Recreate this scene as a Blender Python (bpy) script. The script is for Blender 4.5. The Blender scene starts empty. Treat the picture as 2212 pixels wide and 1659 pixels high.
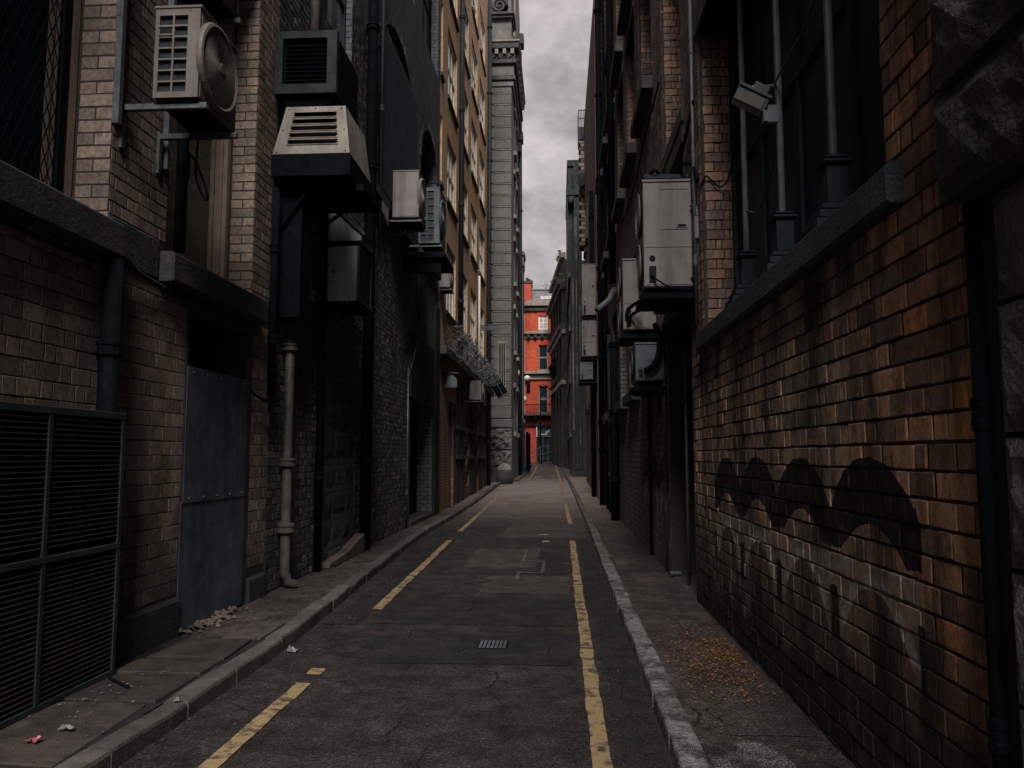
import bpy, math, random
import numpy as np
from mathutils import Vector, Matrix, noise as mnoise
random.seed(11)
R = random.random
def rr(a, b): return a + (b - a) * random.random()
SC = bpy.context.scene
COL = SC.collection
V = Vector

# ------------------------------------------------------------------ camera, sky, sun, exposure
CAMH = 1.7
F, CX, CY = 1690.0, 1106.0, 829.5          # focal length and centre in units of a 2212 x 1659 picture
PITCH, YAW = math.radians(5.257), math.radians(3.44)
cam = bpy.data.cameras.new('camera')
cam.sensor_width = 36.0
cam.lens = 36.0 * F / 2212.0
cam.clip_start, cam.clip_end = 0.05, 2000.0
camo = bpy.data.objects.new('camera', cam)
COL.objects.link(camo)
camo.location = (0, 0, CAMH)
camo.rotation_euler = (math.pi / 2 + PITCH, 0, YAW)
SC.camera = camo

SUN_EL, SUN_AZ = math.radians(47), math.radians(177)     # azimuth clockwise from +Y: behind the camera
world = bpy.data.worlds.new('World')
SC.world = world
world.use_nodes = True
wt = world.node_tree
wt.nodes.clear()
def nd(nt, typ, props=None, **ins):
    n = nt.nodes.new('ShaderNode' + typ)
    for k, v in (props or {}).items(): setattr(n, k, v)
    for k, v in ins.items():
        k = int(k[1:]) if k[0] == '_' and k[1:].isdigit() else k.replace('_', ' ')
        s = n.inputs[k]
        if isinstance(v, bpy.types.NodeSocket): nt.links.new(v, s)
        else: s.default_value = v
    return n
def c4(c): return (c[0], c[1], c[2], 1.0)
def ramp(nt, fac, stops):
    n = nt.nodes.new('ShaderNodeValToRGB')
    e = n.color_ramp.elements
    while len(e) < len(stops): e.new(0.5)
    for el, (p, c) in zip(e, stops):
        el.position = p
        el.color = c4(c) if not isinstance(c, (int, float)) else (c, c, c, 1)
    nt.links.new(fac, n.inputs[0])
    return n.outputs[0]
def math_(nt, op, a, b=0.0, c=0.0, clamp=False):
    n = nt.nodes.new('ShaderNodeMath'); n.operation = op; n.use_clamp = clamp
    for i, v in enumerate((a, b, c)):
        if isinstance(v, bpy.types.NodeSocket): nt.links.new(v, n.inputs[i])
        else: n.inputs[i].default_value = v
    return n.outputs[0]
def mix(nt, fac, a, b, blend='MIX'):
    n = nt.nodes.new('ShaderNodeMix'); n.data_type = 'RGBA'; n.blend_type = blend
    for s, v in ((n.inputs[0], fac), (n.inputs[6], a), (n.inputs[7], b)):
        if isinstance(v, bpy.types.NodeSocket): nt.links.new(v, s)
        else: s.default_value = v if isinstance(v, (int, float)) else c4(v)
    return n.outputs[2]

sky = nd(wt, 'TexSky', {'sky_type': 'NISHITA', 'sun_disc': False, 'sun_elevation': SUN_EL, 'sun_rotation': SUN_AZ})
tc = nd(wt, 'TexCoord')
mp = nd(wt, 'Mapping', Vector=tc.outputs['Generated'], Scale=(1.0, 1.0, 1.7))
n1 = nd(wt, 'TexNoise', Vector=mp.outputs[0], Scale=5.5, Detail=10.0, Roughness=0.58)
n2 = nd(wt, 'TexNoise', Vector=mp.outputs[0], Scale=1.6, Detail=3.0, Roughness=0.5)
cf = math_(wt, 'ADD', math_(wt, 'MULTIPLY', n1.outputs[0], 0.68), math_(wt, 'MULTIPLY', n2.outputs[0], 0.36))
cloud = ramp(wt, cf, [(0.41, (.42, .376, .373)), (0.49, (.68, .612, .602)), (0.555, (1.10, .987, .965)), (0.64, (1.75, 1.566, 1.525))])
skc = mix(wt, 0.97, sky.outputs[0], cloud)
bg = nd(wt, 'Background', Color=skc, Strength=0.1)
wo = nd(wt, 'OutputWorld')
wt.links.new(bg.outputs[0], wo.inputs[0])

sun = bpy.data.lights.new('sun', 'SUN')
sun.energy = 1.5
sun.angle = math.radians(25)
sun.color = (1.0, 0.93, 0.86)
suno = bpy.data.objects.new('sun', sun)
COL.objects.link(suno)
sdir = V((math.sin(SUN_AZ) * math.cos(SUN_EL), math.cos(SUN_AZ) * math.cos(SUN_EL), math.sin(SUN_EL)))
suno.location = sdir * 60
suno.rotation_euler = sdir.to_track_quat('Z', 'Y').to_euler()

SC.view_settings.view_transform = 'Standard'
SC.view_settings.look = 'None'
SC.view_settings.gamma = 1.0
SC.view_settings.exposure = 1.95
SC.view_settings.use_curve_mapping = False
SC.render.engine = 'CYCLES'
SC.cycles.max_bounces = 6
SC.cycles.diffuse_bounces = 4
SC.cycles.glossy_bounces = 3
SC.cycles.use_denoising = True

# ------------------------------------------------------------------ picture <-> place
_f = V((-math.sin(YAW) * math.cos(PITCH), math.cos(YAW) * math.cos(PITCH), math.sin(PITCH)))
_r = V((math.cos(YAW), math.sin(YAW), 0))
_u = V((math.sin(YAW) * math.sin(PITCH), -math.cos(YAW) * math.sin(PITCH), math.cos(PITCH)))
CAMP = V((0, 0, CAMH))
def ray(x, y): return _f * F + _r * (x - CX) + _u * (CY - y)
def onX(x, y, X): d = ray(x, y); return CAMP + d * (X / d.x)
def onY(x, y, Y): d = ray(x, y); return CAMP + d * (Y / d.y)
def proj(p):
    q = p - CAMP; w = q.dot(_f)
    if w < 0.05: return None
    return (CX + F * q.dot(_r) / w, CY - F * q.dot(_u) / w, w)

# ------------------------------------------------------------------ materials
def principled(name):
    m = bpy.data.materials.new(name); m.use_nodes = True
    nt = m.node_tree
    b = nt.nodes['Principled BSDF']
    return m, nt, b
def randv(nt):
    oi = nd(nt, 'ObjectInfo'); g = nd(nt, 'NewGeometry')
    return math_(nt, 'FRACT', math_(nt, 'ADD', oi.outputs['Random'], g.outputs['Random Per Island'])), g.outputs['Position'], g.outputs['Normal']
def paint_masks(nt, pos):
    """the painted arches on the warehouse wall, a repeat of 1.1 m along the wall"""
    s = nd(nt, 'SeparateXYZ', Vector=pos); y0, z0 = s.outputs[1], s.outputs[2]
    nz = nd(nt, 'TexNoise', Vector=pos, Scale=9.0, Detail=4.0)
    z = math_(nt, 'ADD', z0, math_(nt, 'MULTIPLY', math_(nt, 'SUBTRACT', nz.outputs[0], 0.5), 0.05))
    t = math_(nt, 'ABSOLUTE', math_(nt, 'SUBTRACT', math_(nt, 'WRAP', y0, 4.55, 3.45), 4.0))
    def lt(a, b): return math_(nt, 'LESS_THAN', a, b)
    def gt(a, b): return math_(nt, 'GREATER_THAN', a, b)
    def par(peak, drop, hw, ex):
        return math_(nt, 'SUBTRACT', peak, math_(nt, 'MULTIPLY', math_(nt, 'POWER', math_(nt, 'DIVIDE', t, hw), ex), drop))
    def mul(*a):
        r_ = a[0]
        for q in a[1:]: r_ = math_(nt, 'MULTIPLY', r_, q)
        return r_
    rng = math_(nt, 'MAXIMUM', mul(gt(y0, 3.45), lt(y0, 7.85)), mul(gt(y0, 11.15), lt(y0, 15.6)))
    up = mul(rng, lt(z, par(1.69, 0.27, 0.55, 2.3)), gt(z, par(1.37, 0.20, 0.44, 1.8)), gt(z, 1.20))
    inb = gt(z, par(1.05, 0.30, 0.42, 2.2))
    rim = mul(rng, gt(z, par(1.05, 0.30, 0.42, 2.2)), lt(z, par(1.12, 0.30, 0.48, 2.2)), gt(z, .80))
    band = math_(nt, 'MAXIMUM', math_(nt, 'MULTIPLY', mul(rng, lt(z, 1.17), inb, gt(z, 0.72)), .45), rim)
    legs = mul(rng, gt(t, 0.485), gt(z, 0.68), lt(z, 0.98))
    return math_(nt, 'MAXIMUM', up, legs), band
def mk(name, c1, c2=None, sc=4.0, rough=0.75, bump=0.25, bsc=60.0, metal=0.0, grime=0.0, gcol=(.0065, .0115, .014), gsc=1.3,
       rnd=0.0, stops=None, spec=0.35, gz=0.3, lo=0.44, hi=0.62, painted=False, rvar=0.2, bd=0.01, low=0.0, lowh=0.7, mouthlit=False):
    m, nt, b = principled(name)
    rv, pos, nor = randv(nt)
    n = nd(nt, 'TexNoise', Vector=pos, Scale=sc, Detail=6.0, Roughness=0.6)
    f = ramp(nt, n.outputs[0], [(0.32, 0.0), (0.68, 1.0)])
    if stops:
        base = ramp(nt, rv, stops)
        base = mix(nt, 1.0, base, ramp(nt, n.outputs[0], [(0.3, (.55, .55, .56)), (0.7, (1.3, 1.25, 1.2))]), 'MULTIPLY')
    else:
        base = mix(nt, f, c1, c2 or c1)
    if mouthlit:   # warm light by the alley mouth, put into the brick colour
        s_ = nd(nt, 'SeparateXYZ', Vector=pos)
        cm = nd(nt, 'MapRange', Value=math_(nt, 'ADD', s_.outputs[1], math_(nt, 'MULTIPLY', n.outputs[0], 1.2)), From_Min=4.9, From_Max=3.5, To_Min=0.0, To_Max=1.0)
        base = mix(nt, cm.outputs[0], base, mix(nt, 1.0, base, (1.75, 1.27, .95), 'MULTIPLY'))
    if rnd:
        v = math_(nt, 'MULTIPLY_ADD', rv, 2 * rnd, 1 - rnd)
        cx = nd(nt, 'CombineXYZ', X=v, Y=v, Z=v)
        base = mix(nt, 1.0, base, cx.outputs[0], 'MULTIPLY')
    if grime:
        mpg = nd(nt, 'Mapping', Vector=pos, Scale=(1.0, 1.0, gz))
        g = nd(nt, 'TexNoise', Vector=mpg.outputs[0], Scale=gsc, Detail=9.0, Roughness=0.68)
        gf = math_(nt, 'MULTIPLY', ramp(nt, g.outputs[0], [(lo, 0.0), (hi, 1.0)]), grime)
        base = mix(nt, gf, base, gcol)
    if low:   # splash and damp staining above the pavement
        s = nd(nt, 'SeparateXYZ', Vector=pos)
        gl = nd(nt, 'TexNoise', Vector=pos, Scale=2.5, Detail=6.0, Roughness=0.65)
        h = math_(nt, 'ADD', s.outputs[2], math_(nt, 'MULTIPLY', math_(nt, 'SUBTRACT', gl.outputs[0], 0.5), 1.6))
        lf = nd(nt, 'MapRange', Value=h, From_Min=lowh, From_Max=lowh * 0.25, To_Min=0.0, To_Max=low)
        base = mix(nt, lf.outputs[0], base, (.012, .014, .014))
    if painted:
        up, band = paint_masks(nt, pos)
        wn = nd(nt, 'TexNoise', Vector=pos, Scale=14.0, Detail=5.0)
        base = mix(nt, math_(nt, 'MULTIPLY', band, ramp(nt, wn.outputs[0], [(0.35, 0.25), (0.6, 0.85)])), base, (.40, .36, .32))
        base = mix(nt, math_(nt, 'MULTIPLY', up, ramp(nt, wn.outputs[0], [(0.3, 0.84), (0.55, 0.98)])), base, (.007, .008, .009))
    nt.links.new(base, b.inputs['Base Color'])
    rn = nd(nt, 'TexNoise', Vector=pos, Scale=sc * 2.3, Detail=4.0)
    nt.links.new(nd(nt, 'MapRange', Value=rn.outputs[0], From_Min=0.3, From_Max=0.7, To_Min=max(0.05, rough - rvar), To_Max=min(1.0, rough + rvar)).outputs[0], b.inputs['Roughness'])
    b.inputs['Metallic'].default_value = metal
    b.inputs['Specular IOR Level'].default_value = spec
    if bump:
        bn = nd(nt, 'TexNoise', Vector=pos, Scale=bsc, Detail=5.0, Roughness=0.62)
        bb = nd(nt, 'Bump', Strength=bump, Distance=bd, Height=bn.outputs[0])
        nt.links.new(bb.outputs[0], b.inputs['Normal'])
    return m
def mkbrick(name, ca, cb, mortar, bw=0.23, bh=0.105, ms=0.010, rough=0.8, grime=0.5, gcol=(.008, .009, .012), gsc=0.5, bump=0.6, lo=.40, hi=.62):
    m, nt, b = principled(name)
    rv, pos, nor = randv(nt)
    s = nd(nt, 'SeparateXYZ', Vector=pos); q = nd(nt, 'SeparateXYZ', Vector=nor)
    u = math_(nt, 'ADD', math_(nt, 'MULTIPLY', s.outputs[0], math_(nt, 'ABSOLUTE', q.outputs[1])), math_(nt, 'MULTIPLY', s.outputs[1], math_(nt, 'ABSOLUTE', q.outputs[0])))
    cv = nd(nt, 'CombineXYZ', X=u, Y=s.outputs[2])
    br = nd(nt, 'TexBrick', Vector=cv.outputs[0], Color1=c4(ca), Color2=c4(cb), Mortar=c4(mortar), Scale=1.0, Mortar_Size=ms, Mortar_Smooth=0.15, Brick_Width=bw, Row_Height=bh)
    n = nd(nt, 'TexNoise', Vector=pos, Scale=9.0, Detail=6.0, Roughness=.6)
    base = mix(nt, 1.0, br.outputs[0], ramp(nt, n.outputs[0], [(0.3, (.6, .6, .6)), (0.7, (1.3, 1.27, 1.25))]), 'MULTIPLY')
    mpg = nd(nt, 'Mapping', Vector=pos, Scale=(1.0, 1.0, 0.35))
    g = nd(nt, 'TexNoise', Vector=mpg.outputs[0], Scale=gsc, Detail=10.0, Roughness=0.68)
    base = mix(nt, math_(nt, 'MULTIPLY', ramp(nt, g.outputs[0], [(lo, 0.0), (hi, 1.0)]), grime), base, gcol)
    nt.links.new(base, b.inputs['Base Color'])
    b.inputs['Roughness'].default_value = rough
    b.inputs['Specular IOR Level'].default_value = 0.3
    hgt = math_(nt, 'ADD', math_(nt, 'MULTIPLY', br.outputs[1], -1.0), math_(nt, 'MULTIPLY', n.outputs[0], 0.5))
    bb = nd(nt, 'Bump', Strength=bump, Distance=0.012, Height=hgt)
    nt.links.new(bb.outputs[0], b.inputs['Normal'])
    return m
def mkasphalt(name, c1, c2, rough=.64, blot=.55, crack=1.0, spec=.27, speck=1.0, pale=None, bd=.012, farlit=None):
    """bitumen with stone aggregate, worn blotches and a net of fine cracks"""
    m, nt, b = principled(name)
    rv, pos, nor = randv(nt)
    n = nd(nt, 'TexNoise', Vector=pos, Scale=1.1, Detail=8.0, Roughness=.66)
    base = mix(nt, ramp(nt, n.outputs[0], [(.34, 0.0), (.66, 1.0)]), c1, c2)
    n2 = nd(nt, 'TexNoise', Vector=pos, Scale=3.7, Detail=8.0, Roughness=.7)
    base = mix(nt, math_(nt, 'MULTIPLY', ramp(nt, n2.outputs[0], [(.42, 0.0), (.62, 1.0)]), blot), base, [c * .38 for c in c1])
    ag = nd(nt, 'TexVoronoi', Vector=pos, Scale=95.0)
    a2 = nd(nt, 'TexNoise', Vector=pos, Scale=60.0, Detail=3.0, Roughness=.75)
    sp = math_(nt, 'MULTIPLY', math_(nt, 'POWER', nd(nt, 'SeparateColor', Color=ag.outputs['Color']).outputs[0], 2.5), 1.9)
    sp = math_(nt, 'ADD', math_(nt, 'MULTIPLY', sp, speck), math_(nt, 'MULTIPLY_ADD', a2.outputs[0], 1.2, .42 - .35 * speck))
    base = mix(nt, 1.0, base, nd(nt, 'CombineXYZ', X=sp, Y=sp, Z=sp).outputs[0], 'MULTIPLY')
    if farlit:  # brighter light far down the alley, put into the ground colour
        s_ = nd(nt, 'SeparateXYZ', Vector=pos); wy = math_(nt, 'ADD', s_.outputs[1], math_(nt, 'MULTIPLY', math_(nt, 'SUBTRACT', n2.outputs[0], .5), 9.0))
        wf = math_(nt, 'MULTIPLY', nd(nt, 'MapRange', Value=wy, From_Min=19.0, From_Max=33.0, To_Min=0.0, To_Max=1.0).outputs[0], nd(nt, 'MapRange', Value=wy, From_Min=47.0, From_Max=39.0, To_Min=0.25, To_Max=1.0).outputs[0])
        base = mix(nt, math_(nt, 'MULTIPLY', wf, ramp(nt, n.outputs[0], [(.3, .45), (.6, 1.0)])), base, farlit)
    if pale:  # sky glints on wet ground, put into the colour as pale specks
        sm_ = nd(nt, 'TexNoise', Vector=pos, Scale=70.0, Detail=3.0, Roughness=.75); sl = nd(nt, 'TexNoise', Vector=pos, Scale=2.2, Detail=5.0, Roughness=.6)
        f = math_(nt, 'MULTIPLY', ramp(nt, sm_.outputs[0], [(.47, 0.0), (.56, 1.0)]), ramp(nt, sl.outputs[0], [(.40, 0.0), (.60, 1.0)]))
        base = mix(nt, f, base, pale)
    dn = nd(nt, 'TexNoise', Vector=pos, Scale=2.5, Detail=5.0, Roughness=.6)
    dp = mix(nt, .16, pos, dn.outputs[1])
    cr = nd(nt, 'TexVoronoi', {'feature': 'DISTANCE_TO_EDGE'}, Vector=dp, Scale=1.7)
    ck = math_(nt, 'MULTIPLY', ramp(nt, cr.outputs['Distance'], [(.0, 1.0), (.013, 0.0)]), math_(nt, 'MULTIPLY', ramp(nt, n.outputs[0], [(.47, 0.0), (.58, 1.0)]), crack))
    base = mix(nt, ck, base, (.006, .006, .006))
    nt.links.new(base, b.inputs['Base Color'])
    nt.links.new(nd(nt, 'MapRange', Value=n2.outputs[0], From_Min=.3, From_Max=.7, To_Min=rough + .12, To_Max=rough - .16).outputs[0], b.inputs['Roughness'])
    b.inputs['Specular IOR Level'].default_value = spec
    hh = math_(nt, 'SUBTRACT', math_(nt, 'ADD', ag.outputs['Distance'], math_(nt, 'MULTIPLY', a2.outputs[0], .8)), math_(nt, 'MULTIPLY', ck, 2.0))
    nt.links.new(nd(nt, 'Bump', Strength=.85, Distance=bd, Height=hh).outputs[0], b.inputs['Normal'])
    return m
def mkglass(name, col, rough=0.08, spec=0.6):
    m, nt, b = principled(name)
    rv, pos, nor = randv(nt)
    n = nd(nt, 'TexNoise', Vector=pos, Scale=3.0, Detail=5.0)
    base = mix(nt, ramp(nt, n.outputs[0], [(0.35, 0.0), (0.7, 1.0)]), [c * 0.7 for c in col], [c * 1.35 for c in col])
    nt.links.new(base, b.inputs['Base Color'])
    nt.links.new(ramp(nt, n.outputs[0], [(0.3, rough), (0.8, rough + .25)]), b.inputs['Roughness'])
    b.inputs['Specular IOR Level'].default_value = spec
    bn = nd(nt, 'TexNoise', Vector=pos, Scale=1.8, Detail=2.0)
    nt.links.new(nd(nt, 'Bump', Strength=.06, Distance=.03, Height=bn.outputs[0]).outputs[0], b.inputs['Normal'])
    return m

M = {}
M['rbrick'] = mk('warehouse_brick', None, None, sc=26, rough=.88, bump=.6, bsc=75, bd=.012, grime=.92, gsc=2.0, gz=.22, lo=.39, hi=.61, painted=True, low=.93, lowh=1.35, spec=.2, rvar=.1, mouthlit=True,
                 stops=[(0.0, (.17, .14, .122)), (.2, (.29, .22, .18)), (.45, (.37, .275, .215)), (.75, (.45, .315, .235)), (.93, (.53, .36, .25)), (1.0, (.62, .35, .20))])
M['rmortar'] = mk('warehouse_mortar', (.016, .015, .014), (.035, .031, .028), sc=20, rough=.95, bump=.6, bsc=120, painted=True)
M['dbrick'] = mk('dark_purple_brick', None, None, painted=True, sc=26, rough=.8, bump=.5, bsc=75, bd=.012, grime=.7, gsc=.8, lo=.40, hi=.68,
                 stops=[(0.0, (.11, .085, .085)), (.5, (.20, .155, .15)), (1.0, (.31, .23, .21))])
M['jbrick'] = mk('bullnose_brick', None, None, sc=22, rough=.7, bump=.5, bsc=70, bd=.012, grime=.75, gsc=1.6, lo=.46, hi=.64,
                 stops=[(0.0, (.13, .085, .07)), (.5, (.23, .15, .12)), (1.0, (.34, .20, .14))])
M['lbrick'] = mk('buff_glazed_brick', None, None, sc=30, rough=.85, bump=.5, bsc=85, bd=.010, grime=.75, gsc=1.3, lo=.43, hi=.68, low=.8, lowh=.9, spec=.2, rvar=.1,
                 stops=[(0.0, (.175, .138, .118)), (.5, (.255, .202, .172)), (1.0, (.32, .254, .214))])
M['lmortar'] = mk('dark_joint_mortar', (.016, .014, .013), (.035, .03, .028), sc=20, rough=.95, bump=.5, bsc=120)
M['sbrick'] = mk('soot_black_brick', None, None, sc=20, rough=.7, bump=.7, bsc=60, bd=.014, grime=.75, gsc=.9, lo=.36, hi=.64, gcol=(.010, .013, .017),
                 stops=[(0.0, (.045, .055, .066)), (.55, (.080, .088, .098)), (.86, (.13, .128, .125)), (1.0, (.24, .20, .175))])
M['smortar'] = mk('soot_mortar', (.008, .009, .011), (.022, .023, .025), sc=15, rough=.9, bump=.6, bsc=90)
M['sootwall'] = mkbrick('soot_black_brick_wall', (.085, .10, .12), (.13, .138, .15), (.03, .036, .042), grime=.6, gcol=(.012, .016, .022), gsc=.8)
M['dwall'] = mkbrick('dark_brick_wall', (.17, .135, .13), (.25, .19, .175), (.03, .027, .027), grime=.75, gsc=.6)
M['buffwall'] = mkbrick('buff_brick_wall', (.56, .36, .20), (.66, .44, .25), (.44, .32, .21), bh=.08, ms=.006, grime=.5, gcol=(.28, .20, .14), gsc=.5, bump=.4, lo=.42, hi=.7)
M['orangewall'] = mkbrick('orange_brick_wall', (.36, .19, .12), (.48, .27, .17), (.07, .055, .05), bh=.09, grime=.6, gsc=.8)
M['palewall'] = mkbrick('pale_brick_wall', (.20, .18, .15), (.27, .235, .19), (.12, .11, .10), bh=.10, grime=.5, gsc=.5)
M['redwall'] = mkbrick('red_brick_wall', (.44, .072, .030), (.58, .10, .040), (.27, .045, .024), bh=.12, bw=.30, ms=.014, grime=.7, gcol=(.20, .03, .018), gsc=.8, lo=.42, hi=.66)
M['redpaint'] = mk('red_paint', (.40, .045, .028), (.50, .062, .036), rough=.5, bump=.1, grime=.3)
M['mauvewall'] = mkbrick('mauve_brick_wall', (.15, .10, .095), (.20, .125, .115), (.05, .04, .04), grime=.6, gsc=.6)
M['stone'] = mk('soot_stained_stone', (.018, .020, .023), (.046, .045, .046), sc=5, rough=.85, bump=.7, bsc=35, bd=.02, grime=.6, gsc=1.5)
M['sill'] = mk('blue_grey_sill_stone', (.024, .033, .042), (.056, .067, .079), sc=8, rough=.7, bump=.9, bsc=45, bd=.02, grime=.5, gsc=2.5)
M['corbel'] = mk('sooty_corbel_stone', (.03, .033, .033), (.085, .08, .076), sc=5, rough=.92, bump=1.0, bsc=24, bd=.035, grime=.7, gsc=1.8)  # darker copy of the rusticated stone, its colour offsets light the blocks catch
M['acdim'] = mk('dim_grey_casing', (.07, .08, .096), (.105, .116, .135), sc=4, rough=.45, bump=.1, bsc=30, grime=.5, gcol=(.02, .024, .03), gsc=3, gz=.2)
M['rough'] = mk('rusticated_stone', (.11, .112, .112), (.27, .255, .24), sc=5, rough=.92, bump=1.0, bsc=24, bd=.035, grime=.6, gsc=1.8, low=.5)
M['greystone'] = mk('grey_portland_stone', (.095, .090, .087), (.15, .142, .137), sc=1.5, rough=.85, bump=.35, bsc=12, grime=.7, gcol=(.05, .052, .055), gsc=.55, lo=.42, hi=.66)
M['darkstone'] = mk('dark_cornice_stone', (.035, .037, .038), (.07, .07, .07), sc=3, rough=.85, bump=.5, bsc=15, grime=.5)
M['palestone'] = mk('pale_cornice_stone', (.17, .155, .135), (.26, .235, .205), sc=2, rough=.85, bump=.3, bsc=15, grime=.5, gcol=(.08, .075, .07))
M['brownstone'] = mk('brown_stained_stone', (.0115, .0108, .0102), (.030, .027, .0245), sc=1.4, rough=.85, bump=.5, bsc=10, grime=.75, gsc=.9)
M['clad'] = mk('dark_green_cladding', (.007, .011, .0135), (.016, .022, .025), sc=3, rough=.65, bump=.3, bsc=20, grime=.5, gsc=3, spec=.2)
M['peel'] = mk('peeling_pale_paint', (.05, .05, .049), (.13, .124, .12), sc=3, rough=.8, bump=.5, bsc=12, grime=.85, gsc=1.4, lo=.44, hi=.54)
M['slate'] = mk('roof_slate', (.13, .12, .125), (.20, .185, .185), sc=2, rough=.7, bump=.4, bsc=10, rnd=.25)
M['black'] = mk('black_paint', (.0025, .0038, .0054), (.005, .0072, .0096), sc=6, rough=.8, bump=.25, bsc=40, spec=.04)
M['void'] = mk('soot_black_lining', (.008, .0125, .017), (.012, .018, .024), sc=4, rough=.9, bump=0, spec=.1)  # blue-black shade of openings and recesses, put into the colour
M['bluedark'] = mk('blue_black_paint', (.010, .016, .024), (.020, .028, .037), sc=3, rough=.65, bump=.35, bsc=25, grime=.4, spec=.2)
M['steelsheet'] = mk('blue_steel_sheet', (.028, .046, .072), (.10, .108, .135), sc=3.5, rough=.5, bump=.25, bsc=18, metal=.0, grime=.7, gcol=(.014, .02, .028), gsc=2.2, gz=.18, lo=.42, hi=.66)
M['acgrey'] = mk('beige_grey_casing', (.15, .139, .139), (.185, .172, .17), sc=2, rough=.45, bump=.08, bsc=30, grime=.65, gcol=(.07, .06, .055), gsc=3.5, gz=.12)
M['hoodcream'] = mk('cream_hood_paint', (.19, .17, .15), (.27, .245, .22), sc=5, rough=.5, bump=.15, bsc=30, grime=.6, gcol=(.06, .052, .045), gsc=3.5, gz=.2)
M['acdirty'] = mk('dirty_beige_casing', (.115, .10, .092), (.165, .148, .138), sc=5, rough=.5, bump=.15, bsc=30, grime=.6, gcol=(.07, .06, .055), gsc=3.5, gz=.25)
M['acdark'] = mk('grey_blue_casing', (.34, .37, .42), (.44, .47, .52), sc=4, rough=.45, bump=.1, bsc=30, grime=.5, gcol=(.10, .115, .135), gsc=3, gz=.2)
M['coil'] = mk('condenser_fins', (.007, .013, .017), (.014, .024, .03), sc=10, rough=.5, bump=.3, bsc=90, metal=.3)
M['galv'] = mk('galvanised_steel', (.075, .082, .094), (.13, .137, .15), sc=9, rough=.5, bump=.15, bsc=40, metal=.5, grime=.4)
M['iron'] = mk('grey_painted_iron', (.06, .068, .08), (.105, .118, .135), sc=9, rough=.5, bump=.25, bsc=40, grime=.4)
M['pipepeel'] = mk('peeling_cream_pipe_paint', (.05, .044, .038), (.105, .09, .077), sc=6, rough=.6, bump=.4, bsc=40, grime=.7, gsc=3, gz=.3)
M['wood'] = mk('weathered_cream_wood', (.18, .142, .115), (.26, .21, .17), sc=6, rough=.7, bump=.4, bsc=35, grime=.6, gcol=(.09, .065, .05), gsc=3.5, gz=.12)
M['cage'] = mk('dark_green_grille_steel', (.020, .026, .027), (.038, .045, .0455), sc=9, rough=.6, bump=.4, bsc=50, grime=.4, spec=.15)
M['cagebar'] = mk('grille_bar_steel', (.055, .058, .058), (.085, .085, .083), sc=9, rough=.45, bump=.1, metal=.3)
M['glassdark'] = mkglass('dark_window_glass', (.012, .020, .029), rough=.3, spec=.04)
M['glassblue'] = mkglass('grey_window_glass', (.10, .12, .135), rough=.1)
M['glasspale'] = mkglass('sky_lit_window_glass', (.34, .36, .365), rough=.1, spec=.8)
M['glassbeige'] = mk('obscured_beige_glass', (.13, .115, .085), (.18, .16, .12), sc=2.5, rough=.3, bump=.15, bsc=14, grime=.5, gsc=2)
M['white'] = mk('white_window_paint', (.55, .53, .50), (.70, .67, .64), sc=5, rough=.6, bump=.1, grime=.35, gcol=(.2, .19, .18))
M['asphalt'] = mkasphalt('asphalt', (.0165, .0145, .0145), (.036, .0305, .030), blot=.75, farlit=(.26, .222, .205))
M['asphaltdark'] = mkasphalt('fresh_dark_asphalt', (.010, .011, .013), (.020, .0195, .021), rough=.66, speck=.8)
M['asphaltpale'] = mkasphalt('pale_asphalt', (.030, .0255, .024), (.058, .049, .046), rough=.72, blot=.45)
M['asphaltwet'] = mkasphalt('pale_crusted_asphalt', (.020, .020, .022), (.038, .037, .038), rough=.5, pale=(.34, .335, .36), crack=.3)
M['walk'] = mkasphalt('worn_pavement', (.036, .029, .027), (.070, .057, .053), rough=.74, blot=.8, crack=1.0, farlit=(.27, .225, .205))
M['asphaltworn'] = mkasphalt('worn_bright_asphalt', (.22, .187, .172), (.34, .29, .265), rough=.7, blot=.4)  # paler asphalt with the far daylight in its colour
M['flag'] = mk('paving_flag', (.028, .023, .021), (.062, .051, .046), sc=5, rough=.75, bump=.8, bsc=45, bd=.012, grime=.7, gcol=(.014, .013, .0125), gsc=2, gz=1, rnd=.45, spec=.3)
M['kerb'] = mk('kerb_stone', (.05, .045, .043), (.095, .086, .081), sc=6, rough=.7, bump=.8, bsc=45, bd=.012, grime=.5, gcol=(.025, .023, .022), gsc=2, gz=1, rnd=.35, spec=.35)
M['granite'] = mk('worn_granite_kerb', (.11, .11, .113), (.26, .257, .255), sc=22, rough=.36, bump=1.0, bsc=30, bd=.03, grime=.8, gcol=(.02, .021, .024), gsc=6, lo=.42, hi=.58, gz=1, spec=.7, rnd=.15)
M['yellow'] = mk('worn_yellow_paint', (.21, .148, .072), (.31, .228, .125), sc=7, rough=.7, bump=.7, bsc=90, grime=.95, gcol=(.030, .025, .022), gsc=7, gz=1, lo=.47, hi=.60, spec=.4)
M['leaf'] = mk('orange_leaf_flakes', None, None, stops=[(0, (.06, .035, .018)), (.5, (.17, .085, .035)), (1, (.36, .18, .07))], sc=30, rough=.6, bump=0)
M['litterw'] = mk('white_paper', (.14, .135, .135), (.24, .23, .225), rough=.7, bump=.2)
M['litterr'] = mk('red_wrapper', (.30, .06, .08), (.35, .1, .12), rough=.4, bump=.2)
M['leafgreen'] = mk('shrub_leaf', (.04, .055, .03), (.08, .10, .05), rough=.6, bump=0, rnd=.4)
M['twig'] = mk('twig_bark', (.05, .04, .03), (.08, .065, .05), rough=.9, bump=.3)
M['shopgreen'] = mk('dark_green_shopfront', (.018, .030, .032), (.03, .046, .048), rough=.5, bump=.05)
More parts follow.
